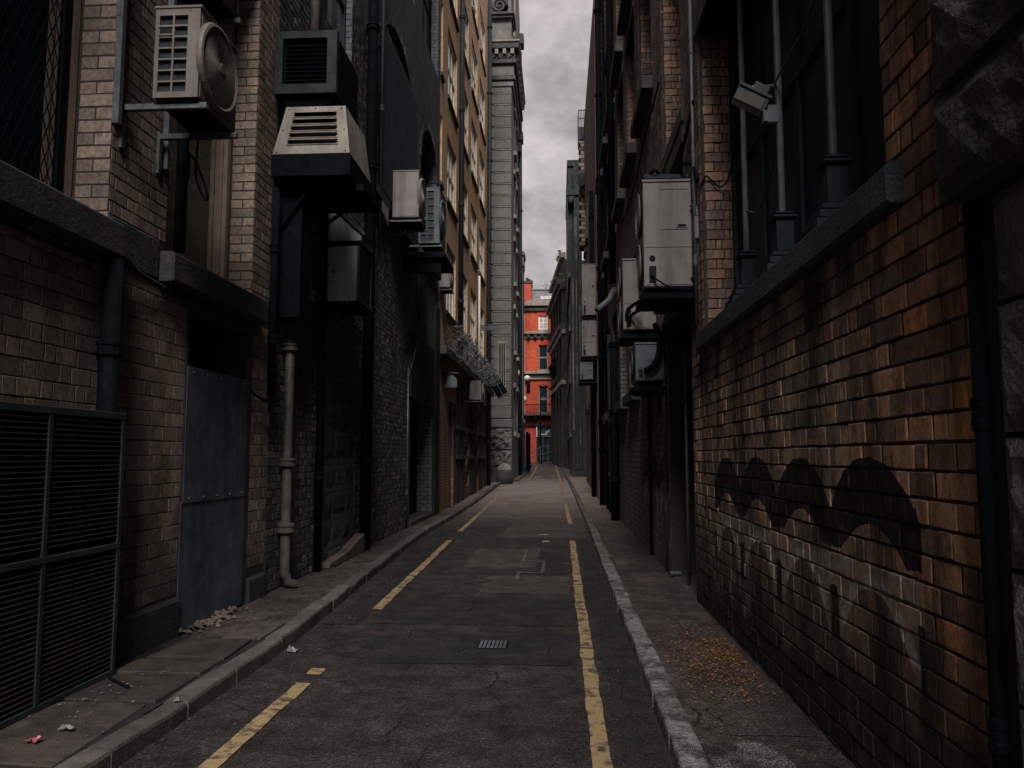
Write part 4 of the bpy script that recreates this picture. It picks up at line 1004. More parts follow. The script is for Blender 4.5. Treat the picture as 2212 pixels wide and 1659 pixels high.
# louvred steel cage standing at the foot of the wall
cg = thing('steel_grille', 'large dark steel grille box of close horizontal bars at lower left', 'metal grille', (-3.3, 4, .1))
xg = -3.27; g0, g1 = 2.2, 5.72; z0, z1, zm = .10, 2.02, 1.04
PG = (V((xg, 0, 0)), V((0, 1, 0)), V((1, 0, 0)))
m = MB()
for a, c, za, zb in ((g0, g1, z1 - .05, z1), (g0, g1, z0, z0 + .05), (g0, g1, zm - .022, zm + .022)): m.pbox(PG, a, c, za, zb, -.04, .012, .004)
for y in (g1 - .045, 4.83, 3.9, 2.9, g0): m.pbox(PG, y, y + .045, z0 + .05, z1 - .05, -.04, .010, .004)
m.pbox(PG, g1 - .03, g1, z0, z1, -.17, -.041); m.pbox(PG, g0, g1 - .031, z1 - .03, z1 - .002, -.17, -.041)
m.build('frame', 'cage', cg)
posts = [2.245, 2.9, 3.9, 4.83, g1 - .045]
bm_ = {}
for (za, zb, n) in ((zm + .06, z1 - .06, 25), (z0 + .06, zm - .05, 25)):
    for k in range(n):
        z = za + (zb - za) * (k + .5) / n
        for i in range(4):
            a, c = posts[i] + (.045 if i else 0), posts[i + 1]
            key = (i,)
            if key not in bm_:
                q = MB(); q.pbox(PG, a, c, -.0035, .0035, -.022, .004); o = q.build('bar', 'cagebar', cg); bm_[key] = o.data; o.location = (0, 0, z); ORG[o.name] = V((0, 0, 0)); continue
            o = bpy.data.objects.new('bar', bm_[key]); COL.objects.link(o); o.parent = cg; o.location = (0, 0, z)
m = MB()
y = g0 + .1
while y < g1 - .06: m.pbox(PG, y, y + .006, z0 + .05, z1 - .05, -.035, -.025); y += .055
o = m.build('cross_rod', 'cage', cg); o['kind'] = 'stuff'
m = MB(); m.pbox(PG, g0, g1 - .04, z0, z1 - .04, -.165, -.15); m.build('backing', 'void', cg)

# sheet over the doorway
ds = thing('steel_sheet', 'streaked blue steel sheet boarding up the left doorway', 'steel sheet', (-3.4, 7.7, .1))
PS2 = (V((-3.435, 0, 0)), V((0, 1, 0)), V((1, 0, 0)))
m = MB(); m.pbox(PS2, 6.97, 8.42, .11, 1.285, 0, .010, .003); m.build('lower_sheet', 'steelsheet', ds)
m = MB(); m.pbox(PS2, 6.985, 8.40, 1.27, 2.53, .0105, .019, .003); m.build('upper_sheet', 'steelsheet', ds)
for y in np.arange(7.1, 8.4, .3): 
    for z in (1.31, 2.48): q = MB(); q.lathe((-3.415, y, z), [(.011, 0), (.008, .006)], 8, (1, 0, 0)); q.build('screw', 'galv', ds)

# pipes and cables on the near left wall
vpipe('thick black downpipe behind the steel grille at left', -3.36, 5.62, .1, 3.18, .072, 'black', 1.5)
cable('lagged pipe running under the stone sill left of the blue sheet', [(-3.36, 5.62, 3.12), (-3.34, 5.75, 3.22), (-3.38, 6.0, 3.17), (-3.40, 6.5, 3.14), (-3.38, 6.9, 3.10), (-3.4, 7.0, 3.15)], .024, 'bluedark', 'pipe', cat='pipe')
cable('long thin pipe clipped below the first sill, far left', [(-3.40, 2.2, 3.14), (-3.39, 3.5, 3.15), (-3.40, 4.8, 3.13), (-3.38, 5.5, 3.12)], .018, 'black', 'pipe', cat='pipe')
vpipe('black square edged pipe beside the second left window, under the fan unit', -3.36, 6.62, 3.5, 5.6, .05, 'black', 3)
cable('short bent cable from blue sheet doorway to the old cream pipe', [(-3.40, 8.42, 2.42), (-3.36, 8.55, 2.36), (-3.34, 8.8, 2.33), (-3.36, 9.2, 2.36)], .016)
cable('loop of black cable dangling under the nearest left fan unit', [(-3.02, 6.2, 4.35), (-3.05, 6.25, 4.05), (-2.99, 6.3, 3.87), (-2.95, 6.25, 3.91), (-3.03, 6.2, 4.15), (-3.17, 6.3, 4.3)], .010)
cable('second cable hanging beside the loop under nearest left fan unit', [(-3.17, 6.35, 4.3), (-3.2, 6.4, 4.1), (-3.3, 6.5, 3.9), (-3.38, 6.6, 3.8)], .014)
vpipe('thin black pipe down the end of the near left building', -3.37, 8.95, 2.4, 4.9, .045, 'black', 1.1)
vpipe('tall black pipe just past the cream pipe on the left', -3.38, 10.9, .1, 6.6, .055, 'black', 2.2)
cr = .060
pipe('old peeling cream downpipe with swan neck and collars on left wall', [(-3.33, 10.05, 6.2), (-3.33, 10.05, 3.75), (-3.33, 10.03, 3.62), (-3.34, 9.75, 3.42), (-3.35, 9.56, 3.30), (-3.35, 9.52, 3.15), (-3.35, 9.52, 1.0), (-3.35, 9.52, .3), (-3.32, 9.54, .17), (-3.22, 9.58, .13)], cr, 'pipepeel',
     [((-3.33, 10.05, 3.80), up, .098, .13), ((-3.35, 9.52, 3.05), up, .095, .10), ((-3.35, 9.52, 1.62), up, .095, .11), ((-3.35, 9.52, .82), up, .10, .12)])
vpipe('cream pipe rising above the black vent box at top left', -3.34, 10.15, 6.9, 10, .075, 'pipepeel', 9)

# fan unit nearest on the left
def ac_fan(label, x0, x1, y0, y1, z0, z1, mat='acdirty', group='outdoor units on left wall', grid=True, fan=True, wallx=-3.45, rail=False, rings=18):
    """condenser on the left wall, coil end towards the camera and fan towards the alley"""
    t = thing('outdoor_unit', label, 'air conditioner', ((x0 + x1) / 2, (y0 + y1) / 2, z0), group)
    w, h, L = x1 - x0, z1 - z0, y1 - y0
    fy = facing(y0)
    if grid:
        m = MB(); m.box(x0, x1, y0 + .03, y1, z0, z1, .02); cs = m.build('casing', mat, t)
        a0, a1, c0_, c1_ = x0 + .03, x0 + w * .74, z0 + .045, z1 - .055
        q = MB(); q.pbox(fy, a0, a1, c0_, c1_, -.029, -.024); q.build('condenser_coil', 'coil', t)
        nr = 7; cw, ch = (a1 - a0) / 2, (c1_ - c0_) / nr; hl = []
        for i in range(2):
            for k in range(nr):
                if i == 0 and k == nr - 2: continue
                hl.append((a0 + i * cw + .007, a0 + (i + 1) * cw - .007, c0_ + k * ch + .007, c0_ + (k + 1) * ch - .007))
        m = MB(); m.wallp(fy, x0 + .004, x1 - .004, z0 + .004, z1 - .004, .024, hl, n1=.002); m.build('coil_guard', mat, t)
        q = MB(); q.pbox(fy, a0 + .012, a0 + cw - .012, c0_ + 5 * ch + ch * .30, c0_ + 5 * ch + ch * .78, .002, .005); q.build('handle_recess', 'void', t)
        q = MB(); q.pbox(fy, a0 + .004, a0 + cw - .004, c0_ + 5 * ch + ch * .80, c0_ + 6 * ch - .008, .0, .012, .003); q.pbox(fy, a0 + .004, a0 + cw - .004, c0_ + 5 * ch + .006, c0_ + 5 * ch + ch * .26, .0, .010, .003); q.build('handle', mat, t)
        for (sx, sz) in ((x0 + .03, z0 + .02), (x1 - .05, z0 + .02), (x0 + .06, z1 - .02), (x1 - .09, z1 - .02)):
            q = MB(); q.lathe((sx, y0 - .001, sz), [(.007, 0), (.005, .004)], 8, (0, -1, 0)); q.build('screw', 'galv', t)
    else:
        m = MB(); m.box(x0, x1, y0, y1, z0, z1, .015); m.build('casing', mat, t)
        q = MB(); q.pbox(fy, x0 + .02, x1 - .02, z0 + .03, z1 - .03, 0, .005, .003); q.build('end_panel', mat, t)
    p = MB(); p.box(x0 - .006, x1 + .012, y0 - .010, y1 + .010, z1 - .01, z1 + .02, .008); p.build('lid', mat, t)
    if fan:
        yc, zc = y0 + L * .42, z0 + h * .5; rad = min(h, L) * .44
        q = MB(); q.lathe((x1 - .002, yc, zc), [(rad * 1.02, 0), (rad * 1.02, .006)], 28, (1, 0, 0)); fo = q.build('fan_opening', 'void', t)
        q = MB(); q.lathe((x1 - .002, yc, zc), [(rad * 1.10, 0), (rad * 1.10, .03), (rad * 1.05, .045), (rad * 1.0, .03)], 28, (1, 0, 0))
        q = MB()
        ring = lambda r_, x: [(x, yc + r_ * math.cos(a), zc + r_ * math.sin(a)) for a in np.arange(0, 2 * math.pi, math.pi / 18)]
        q.tube(ring(rad * 1.07, x1 + .018), .030, 8, closed=True); q.build('fan_rim', mat, t)
        q = MB()
        for i in range(rings): f = (i + 3) / (rings + 3); q.tube(ring(rad * f, x1 + .05 - .02 * f * f), .0042, 4, closed=True)
        for a in np.arange(0, 2 * math.pi, math.pi / 14): q.tube([(x1 + .045, yc + rad * .18 * math.cos(a), zc + rad * .18 * math.sin(a)), (x1 + .032, yc + rad * math.cos(a), zc + rad * math.sin(a))], .0035, 4)
        fg = q.build('fan_grille', mat, t)
        q = MB(); q.lathe((x1 + .044, yc, zc), [(rad * .17, 0), (rad * .17, .010), (rad * .12, .016)], 18, (1, 0, 0)); q.build('fan_hub', mat, fg)
        for k in range(3):
            a = k * 2.094 + .4; u_ = V((0, math.cos(a), math.sin(a))); w_ = V((0, -math.sin(a), math.cos(a)))
            q = MB(); q.prism([V((x1 + .008, yc, zc)) + u_ * rad * .15 - w_ * .03, V((x1 + .008, yc, zc)) + u_ * rad * .92 - w_ * rad * .2, V((x1 + .02, yc, zc)) + u_ * rad * .88 + w_ * rad * .28, V((x1 + .02, yc, zc)) + u_ * rad * .15 + w_ * .04], (.004, 0, 0)); q.build('fan_blade', 'black', fg)
        pf = (V((x1, 0, 0)), V((0, 1, 0)), V((1, 0, 0))); ya = yc + rad * 1.2
        if y1 - ya > .06:
            q = MB(); q.pbox(pf, ya, y1 - .02, z0 + h * .55, z1 - .05, 0, .008, .003); q.build('front_panel', mat, t)
            q = MB(); q.pbox(pf, ya, y1 - .02, z0 + h * .25, z0 + h * .53, 0, .014, .004); q.build('valve_cover', mat, t)
            q = MB(); q.pbox(pf, ya, y1 - .02, z0 + .03, z0 + h * .23, 0, .008, .003); q.build('front_panel', mat, t)
    for y in (y0 + .06, y1 - .07): bracket_arm(t, wallx, x1 + .05, y, z0 - .02, 'galv', .35)
    q = MB(); q.box(x0 + .02, x1 - .02, y0 + .02, y1 - .02, z0 - .02, z0 - .001); q.build('base_tray', 'black', t)
    if rail:
        q = MB(); q.box(wallx - .0, wallx + .05, y0 - .06, y0 - .01, z0 - .22, z1 + 1.0, .006); q.build('mounting_rail', 'iron', t)
        q = MB(); q.box(wallx - .0, wallx + .05, y1 + .01, y1 + .06, z0 - .3, z1 + .6, .006); q.build('mounting_rail', 'iron', t)
    return t
ac_fan('beige fan unit at top left, grid of coils facing out and round fan grille', -3.17, -2.80, 5.72, 6.42, 4.49, 5.23, rail=True)
ac_fan('second beige fan unit cut off by the top edge, above the nearest left one', -3.17, -2.80, 5.62, 6.42, 5.52, 6.26)

# soot black building
sb = thing('soot_black_building', 'soot blackened brick building in the middle of the left side with arched windows', 'building', (-4, 16, 0))
S0, S1 = L1, 22.05
HS = [(10.8, 12.4, 8.05, 11.4), (14.5, 17.9, 6.75, 10.8), (19.05, 21.6, 6.9, 10.4), (18.0, 21.2, 0, 3.05), (10.8, 12.4, 12.6, 15.5), (14.5, 17.9, 12.6, 16), (19.05, 21.6, 12.6, 16)]
m = MB(); m.wallp(PL, S0, S1, 0, 19, .5, HS); m.build('wall', 'sootwall', sb)
m = MB(); m.pbox(PL, S0, S1, 18.7, 18.9, -6, -.5); m.pbox(PL, S1 - .3, S1, 0, 18.7, -6, -.5); m.build('rear_wall', 'sootwall', sb)
lay(sb, PL, S0, 17.9, .1, 9.4, 'sbrick', HS + [(11.35, 13.1, .3, 3.9)], course=.092, L=.22, minpx=4, joint=.012, proud=.006, wob=.003)
# blocked opening of odd stones
pz = .35
for k in range(7):
    hh = rr(.38, .62); x = 11.42
    while x < 13.0:
        ww = rr(.35, .8); stoneblock(PL, x, min(x + ww - .02, 13.06), pz, pz + hh - .02, rr(.0, .03), sb, 'stone', amp=.012, res=.12, n0=-.03, seed=k); x += ww
    pz += hh
    if pz > 3.6: break
def arch_face(parent, pl, u0, u1, v0, v1, dep, mat):
    """fill the corners over an opening so that its head is a round arch"""
    cu, ru, rv = (u0 + u1) / 2, (u1 - u0) / 2, v1 - v0
    for s_ in (-1, 1):
        pts = [(cu + s_ * ru, v1)] + [(cu + s_ * ru * math.cos(a), v0 + rv * math.sin(a)) for a in [i * math.pi / 16 for i in range(9)]]
        m = MB(); m.prism([pl[0] + pl[1] * a + V((0, 0, b_)) + pl[2] * -.004 for a, b_ in pts], -pl[2] * dep); m.build('spandrel', mat, parent)
    n = 15
    for i in range(n):
        a0, a1 = math.pi * (i + .06) / n, math.pi * (i + .94) / n
        P = lambda a, f: pl[0] + pl[1] * (cu + (ru + f) * math.cos(a)) + V((0, 0, v0 + (rv + f) * math.sin(a)))
        m = MB(); m.prism([P(a0, 0), P(a0, .22), P(a1, .22), P(a1, 0)], pl[2] * .012); m.build('voussoir', 'sbrick', parent)
arch_face(sb, PL, 14.5, 17.9, 9.6, 10.8, .45, 'sootwall'); arch_face(sb, PL, 19.05, 21.6, 9.2, 10.4, .45, 'sootwall')
window(sb, PL, 14.5, 17.9, 6.76, 10.79, .3, 'black', 'glassdark', 3, 3); window(sb, PL, 19.05, 21.6, 6.91, 10.39, .3, 'black', 'glassdark', 2, 3)
window(sb, PL, 10.8, 12.4, 8.06, 11.39, .10, 'bluedark', 'glassblue', 3, 3, fw=.09)
for a, c, z0, z1 in HS[4:]: window(sb, PL, a, c, z0 + .01, z1 - .01, .2, 'black', 'glassdark', 2, 2)
sillbox(sb, PL, 13.0, 18.0, 6.52, 6.74, .14, 'bluedark', n0=-.3); sillbox(sb, PL, 18.9, 21.7, 6.66, 6.89, .14, 'bluedark', n0=-.3); sillbox(sb, PL, 10.7, 12.5, 7.82, 8.04, .12, 'bluedark', n0=-.3)
m = MB(); m.pbox(PL, 18.02, 21.18, .1, 3.04, -.46, -.42); dr = m.build('door', 'black', sb)
for k in range(8): q = MB(); q.pbox(PL, 18.04 + k * .393, 18.41 + k * .393, .14, 3.0, -.419, -.405, .004); q.build('door_board', 'black', dr)
m = MB(); m.pbox(PL, 17.9, 21.3, .05, .2, -.4, .06, .01); m.build('doorstep', 'stone', sb)
m = MB(); m.pbox(PL, 21.25, 22.04, .1, 5.9, 0, .07, .015); m.build('pilaster', 'bluedark', sb)
m = MB(); m.pbox(PL, 17.8, 21.24, 3.07, 4.6, 0, .05, .012); m.build('fascia_board', 'bluedark', sb)
m = MB(); m.pbox(PL, 18.8, 19.9, 5.0, 6.3, 0, .04, .01); m.build('boarded_panel', 'bluedark', sb)
m = MB(); m.prism([(-3.44, 11.2, .1), (-3.44, 13.2, .1), (-3.44, 13.2, .4), (-3.44, 12.2, .22), (-3.44, 11.2, .16)], (.16, 0, 0)); m.build('mortar_fillet', 'mortarpatch', sb)
# bars over the first arched window
wg = thing('window_bars', 'close upright iron bars over the tall arched window, upper left', 'window bars', (-3.38, 16.8, 6.8))
m = MB()
for z in (6.85, 8.5, 10.05): m.box(-3.40, -3.36, 14.4, 17.95, z, z + .05)
m.build('crossbar', 'bluedark', wg)
bme = None
for k in range(34):
    y = 14.45 + k * .104
    q = MB(); q.tube([(-3.35, 14.45, 6.82), (-3.35, 14.45, 10.12)], .016, 6)
    if bme is None: o = q.build('upright_bar', 'clad', wg); bme = o.data
    else: o = bpy.data.objects.new('upright_bar', bme); COL.objects.link(o); o.parent = wg
    o.location = (0, k * .104, 0)
vpipe('thick black downpipe full height left of the barred arch window', -3.33, 13.4, .09, 18.5, .095, 'black', 2.6)
vpipe('slim black pipe with pale edge beside the barred arch window', -3.34, 14.2, 5.9, 18, .035, 'iron', 4)
vpipe('thin pale conduit up the wall beside the dark left doorway', -3.42, 17.55, .1, 3.7, .022, 'galv', 1.3)
cable('loose pale cable curling above the thin conduit near dark left doorway', [(-3.42, 17.6, 3.5), (-3.36, 17.9, 4.0), (-3.38, 18.4, 4.5), (-3.40, 18.8, 5.0)], .012, 'galv')

# black vent box, louvred hood and ducts
t = thing('vent_box', 'black boxy vent with recessed front above the louvred hood, upper left', 'vent box', (-3.1, 9.8, 6))
x0, x1, y0, y1, z0, z1 = -3.41, -2.69, 8.95, 10.0, 6.10, 6.84
m = MB(); m.box(x0, x1, y0 + .08, y1, z0, z1, .01); m.build('casing', 'black', t)
fy = facing(y0)
m = MB(); m.wallp(fy, x0 - .02, x1 + .02, z0 - .02, z1 + .03, .09, [(x0 + .07, x1 - .10, z0 + .10, z1 - .06)]); m.build('front_frame', 'clad', t)
for k in range(9): q = MB(); z = z0 + .15 + k * .055; q.prism([(x0 + .09, y0 + .02, z), (x0 + .09, y0 + .075, z + .045), (x0 + .09, y0 + .079, z + .04), (x0 + .09, y0 + .024, z - .005)], (x1 - x0 - .2, 0, 0)); q.build('slat', 'black', t)
m = MB(); m.prism([(x0, y0 + .05, z0 - .02), (x1, y0 + .05, z0 - .02), (x1 - .15, y0 + .1, z0 - .17), (x0 + .1, y0 + .1, z0 - .17)], (0, .9, 0)); m.build('base_skirt', 'black', t)
for k in range(4): q = MB(); q.lathe((x0 + .15 + k * .17, y0 + .04, z0 - .02), [(.01, 0), (.01, .01)], 6, (0, -1, 0)); q.build('bolt', 'galv', t)

t = thing('louvred_hood', 'cream metal hood with five dark louvre slots on left wall', 'vent hood', (-3.0, 9.7, 5.2))
yf = 8.92
def hp(fx, fz): # front face: trapezoid, leaning back towards its top
    xa = -3.42 + (.12) * fz; xb = -2.48 - (.09) * fz
    return V((xa + (xb - xa) * fx, yf + .10 * fz, 5.31 + .63 * fz))
slots = [(.19, .29), (.335, .435), (.48, .58), (.625, .725), (.77, .87)]
m = MB(); zs = [0.0] + [v for s_ in slots for v in s_] + [1.0]
xs = [0.0, .15, .21, .80, .86, 1.0]
for i in range(len(zs) - 1):
    hole = i % 2 == 1
    for j in range(5):
        if hole and j in (1, 2, 3): continue
        m.add([hp(xs[j], zs[i]), hp(xs[j + 1], zs[i]), hp(xs[j + 1], zs[i + 1]), hp(xs[j], zs[i + 1])], [(0, 1, 2, 3)])
    if hole:  # pointed slot ends
        mz = (zs[i] + zs[i + 1]) / 2
        for (e, f_) in ((.15, .21), (.86, .80)):
            m.add([hp(e, zs[i]), hp(f_, zs[i]), hp(e, mz)], [(0, 1, 2)]); m.add([hp(e, mz), hp(f_, zs[i + 1]), hp(e, zs[i + 1])], [(0, 1, 2)])
sh = m.build('front_panel', 'hoodcream', t)
for (za, zb) in slots:
    q = MB(); a, b_ = hp(.15, zb), hp(.86, zb); dn = V((0, -.045, -.035)); q.prism([a, b_, b_ + V((-.03, -.04, -.012)), a + V((.03, -.04, -.012))], (0, .004, .010)); q.build('louvre', 'hoodcream', t)
    q = MB(); a, b_ = hp(.16, za), hp(.85, za); q.tube([a + V((0, -.004, 0)), b_ + V((0, -.004, 0))], .007, 6); q.build('louvre_lip', 'hoodcream', t)
m = MB(); a, b_, c, d_ = hp(0, 0), hp(1, 0), hp(1, 1), hp(0, 1)
E = V((0, 1.05, 0)); 
m.add([b_, b_ + E, c + E + V((0, -.1, 0)), c], [(0, 1, 2, 3)]); m.add([a, a + E, d_ + E + V((0, -.1, 0)), d_], [(3, 2, 1, 0)]); m.add([d_, c, c + E + V((0, -.1, 0)), d_ + E + V((0, -.1, 0))], [(0, 1, 2, 3)])
m.build('side_panel', 'hoodcream', t)
m = MB(); q_ = V((0, .12, 0)); m.add([a + q_, b_ + q_ - V((.02, 0, 0)), c + q_ - V((.02, 0, 0)), d_ + q_], [(0, 1, 2, 3)]); m.build('slot_backing', 'void', t)
m = MB(); m.box(-3.43, -2.47, yf - .005, yf + 1.08, 5.03, 5.305, .01); m.prism([(-3.4, yf + .3, 5.03), (-2.38, yf + .3, 5.03), (-2.38, yf + .3, 4.95), (-3.4, yf + .3, 4.95)], (0, .9, 0)); m.build('base_box', 'black', t)
for (fx, fz) in ((.05, .04), (.95, .04), (.06, .95), (.93, .95), (.05, .5), (.95, .5), (.5, .96)):
    q = MB(); q.lathe(hp(fx, fz) + V((0, -.001, 0)), [(.010, 0), (.007, .006)], 8, (0, -1, .16)); q.build('rivet', 'black', t)
t = thing('duct', 'black square duct and brace dropping below the louvred hood', 'duct', (-3.2, 9.9, 3.4))
m = MB(); m.box(-3.42, -3.12, 9.15, 9.5, 3.35, 5.02, .02); m.build('duct_body', 'black', t)
m = MB(); m.tube([(-3.42, 9.8, 4.4), (-2.7, 9.8, 4.94)], .025, 6); m.tube([(-3.38, 9.1, 4.45), (-3.0, 9.1, 4.98)], .02, 6); m.build('brace', 'black', t)

t = thing('wedge_hood', 'dark wedge shaped hood with pale sloping top above the grey vent cabinet', 'vent hood', (-3.1, 11.6, 4.9))
m = MB(); m.prism([(-3.43, 11.15, 4.87), (-2.90, 11.15, 4.87), (-2.90, 11.15, 4.94), (-3.43, 11.15, 5.46)], (0, .75, 0)); m.build('hood_body', 'acdark', t)
m = MB(); m.prism([(-2.86, 11.12, 4.935), (-2.83, 11.12, 4.97), (-3.44, 11.12, 5.54), (-3.44, 11.12, 5.48)], (0, .80, 0)); m.build('hood_flange', 'galv', t)
m = MB(); m.box(-3.43, -2.92, 11.18, 11.85, 4.78, 4.865); m.build('neck', 'black', t)
t = thing('vent_cabinet', 'grey blue metal vent cabinet with slatted side below the wedge hood', 'vent cabinet', (-3.1, 11.8, 3.9))
x0, x1, y0, y1, z0, z1 = -3.42, -2.92, 11.12, 11.9, 3.96, 4.78
m = MB(); m.box(x0 + .12, x1 - .03, y0, y1, z0, z1, .012); m.build('casing', 'acdark', t)
m = MB(); m.box(x0, x0 + .115, y0 + .03, y1, z0, z1, .01); m.build('wall_plate', 'acdark', t)
m = MB(); m.box(x0, x1, y0 + .02, y1 + .02, z0 - .08, z0 - .003, .01); m.build('base', 'black', t)
pf = (V((x1, 0, 0)), V((0, 1, 0)), V((1, 0, 0)))
m = MB(); m.wallp(pf, y0, y1, z0, z1, .03, [(y0 + .03, y1 - .04, z0 + .03, z1 - .03)]); m.build('slat_frame', 'galv', t)
for k in range(15): q = MB(); z = z0 + .045 + k * .05; q.prism([(x1 - .026, y0 + .03, z), (x1 - .002, y0 + .03, z - .012), (x1 - .002, y0 + .03, z - .003), (x1 - .026, y0 + .03, z + .009)], (0, y1 - y0 - .07, 0)); q.build('slat', 'galv', t)
q = MB(); q.box(x0 + .10, x0 + .15, y0 - .02, y0, z0 + .42, z0 + .46, .004); q.build('latch', 'galv', t)
q = MB(); q.lathe((x1 - .14, y0, z0 + .04), [(.014, 0), (.014, .012)], 8, (0, -1, 0)); q.build('bolt', 'galv', t)

ac_fan('pale grey unit on bracket below the barred arch window, left', -3.28, -2.76, 15.0, 15.85, 6.41, 7.36, 'acgrey', grid=False)
ac_fan('dim unit with gridded coil end just past the pale bracket unit, left', -3.12, -2.65, 17.0, 17.9, 6.44, 7.71, 'acdim', grid=True, rings=8)
ac_fan('small pale unit peeping past the end of the black building', -3.42, -3.12, 22.06, 22.7, 6.54, 7.1, 'acgrey', grid=False, rings=6)
m = MB(); m.box(-3.44, -2.5, 16.8, 18.3, 6.05, 6.2, .02); m.box(-3.44, -2.6, 16.9, 17.0, 5.75, 6.049); m.build('unit_shelf', 'black', label='black steel shelf carrying the gridded dim unit, left', cat='shelf')
m = MB(); m.prism([(-3.44, 13.9 + .3, 6.5), (-3.44, 14.75, 6.5), (-3.44, 14.75, 6.15), (-3.44, 14.2, 6.3)], (.14, 0, 0)); m.build('cowl', 'acgrey', label='little pale curved vent cowl left of the bracket unit', cat='vent cowl')

# buff brick building with the white sash windows
bf = thing('buff_brick_building', 'orange buff brick building with rows of tall pale sash windows, left', 'building', (-4, 30, 0))
B0, B1 = S1, 39.3
zr = [(9.72, 11.8), (13.05, 15.36), (16.5, 18.7), (19.9, 22)]
cols = [(22.12, 22.5), (23.6, 25.75), (27.1, 29.15), (30.2, 32.4), (33.4, 35.75)]
HB = [(a, c, z0, z1) for a, c in cols for z0, z1 in zr] + [(a, c, 6.15, 8.35) for a, c in cols[1:]]
m = MB(); m.wallp(PL, B0, B1, 4.9, 25, .4, HB); m.build('wall', 'buffwall', bf)
GF = [(24.5, 25.5, .1, 3.1), (28.2, 30.0, .6, 4.2), (32.0, 33.6, .1, 3.4), (36.2, 37.3, .8, 3.4)]
m = MB(); m.wallp(PL, B0, B1, 0, 4.88, .4, GF); m.build('ground_storey', 'orangewall', bf)
m = MB(); m.pbox(PL, B1 - .4, B1, 0, 25, -6, -.4); m.pbox(PL, B0, B1, 24.8, 25, -6, -.4); m.build('rear_wall', 'buffwall', bf)
for h in HB: window(bf, PL, *h, .06, 'white', 'glasspale', 3, 2, fw=.15, bar=.09)
for h in HB: sillbox(bf, PL, h[0] - .08, h[1] + .08, h[2] - .13, h[2] - .002, .07, 'darkstone', n0=-.08)
for h in GF: window(bf, PL, *h, .22, 'bluedark', 'glassdark', 1, 2) if h[2] > .3 else lining(bf, PL, *h, .36)
for a, c, z0, z1 in GF:
    m = MB(); m.pbox(PL, a - .12, a - .005, z0, z1 + .1, -.05, .06, .01); m.pbox(PL, c + .005, c + .12, z0, z1 + .1, -.05, .06, .01); m.pbox(PL, a - .16, c + .16, z1 + .1, z1 + .3, -.05, .09, .01); m.build('door_surround', 'brownstone', bf)
for y in (26.2, 27.4, 30.6, 31.5, 34.2, 35.6): m = MB(); m.pbox(PL, y, y + .55, .1, 4.3, -.02, .06, .015); m.build('pilaster', 'brownstone', bf)
for z in (1.6, 2.6, 4.35): m = MB(); m.pbox(PL, 26.0, 36, z, z + .12, -.02, .10, .01); m.build('string_course', 'darkstone', bf)
m = MB(); m.pbox(PL, B0, 38.5, 4.62, 4.87, -.05, .25, .02); m.build('ledge', 'darkstone', bf)
vpipe('dark rainwater pipe up the middle of the buff brick front', -3.34, 26.3, 4.95, 24.5, .085, 'bluedark', 3.4)
vpipe('dark rainwater pipe at the far end of the buff brick front', -3.30, 36.7, gz(37) + .1, 24.5, .10, 'bluedark', 3.4)
vpipe('second slimmer pipe hugging the far end of the buff front', -3.36, 37.6, gz(38) + .1, 24.5, .07, 'bluedark', 3.4)
vpipe('pale thin vent pipe between the last two window columns of the buff front', -3.38, 32.9, 4.95, 9.4, .045, 'white', 9)
# razor wire
rg = random.Random(5)
rz_ = thing('razor_wire', 'tangled coil of rusty dark razor wire above the buff ground storey', 'razor wire', (-3.15, 30, 4.9))
m = MB(); c_ = []
for i in range(1500):
    t_ = i / 1500; a = t_ * 2 * math.pi * 40
    c_.append((-3.10 + .30 * math.cos(a) + .04 * math.sin(a * 3.1), 22.7 + 15.2 * t_ + .1 * math.sin(a * .7), 5.22 + .33 * math.sin(a) - .1 * math.sin(t_ * 20)))
m.tube(c_, .010, 4)
for z in (4.95, 5.5): m.tube([(-3.05, 22.7, z), (-3.05, 38, z - .05)], .02, 5)
m.build('coil', 'iron', rz_)
m = MB()
for i in range(650):
    p = V(rg.choice(c_)) + V((rg.gauss(0, .05), rg.gauss(0, .06), rg.gauss(0, .05)))
    d_ = V((rg.uniform(-1, 1), rg.uniform(-1, 1), rg.uniform(-1, 1))).normalized(); e_ = d_.orthogonal().normalized(); s_ = rg.uniform(.08, .19)
    m.add([p - d_ * s_, p + e_ * s_ * .16, p + d_ * s_, p - e_ * s_ * .16], [(0, 1, 2, 3)])
o = m.build('blades', 'galv', rz_); o['kind'] = 'stuff'
m = MB(); m.tube([(-3.4, 33.5, 7.35), (-2.6, 33.5, 7.35)], .03, 6); m.tube([(-3.4, 33.5, 7.15), (-2.6, 33.5, 7.15)], .03, 6); m.box(-3.4, -2.6, 33.47, 33.53, 7.2, 7.3); m.build('iron_beam', 'iron', label='horizontal iron arm poking out above the razor wire', cat='iron beam')
ac_fan('outdoor unit with dented grey end under the razor wire, left', -3.3, -2.86, 28.6, 30.2, 3.75, 4.45, 'acgrey', grid=False, rings=6)
t = thing('wall_light', 'boxy grey bulkhead light on the orange brick beside black building', 'wall light', (-3.3, 23.3, 3.9))
m = MB(); m.prism([(-3.44, 23.2, 3.75), (-3.05, 23.2, 3.75), (-3.05, 23.2, 4.0), (-3.2, 23.2, 4.15), (-3.44, 23.2, 4.15)], (0, .35, 0)); m.build('housing', 'iron', t)
m = MB(); m.box(-3.42, -3.0, 23.15, 23.6, 4.152, 4.2, .01); m.build('cover', 'peel', t)
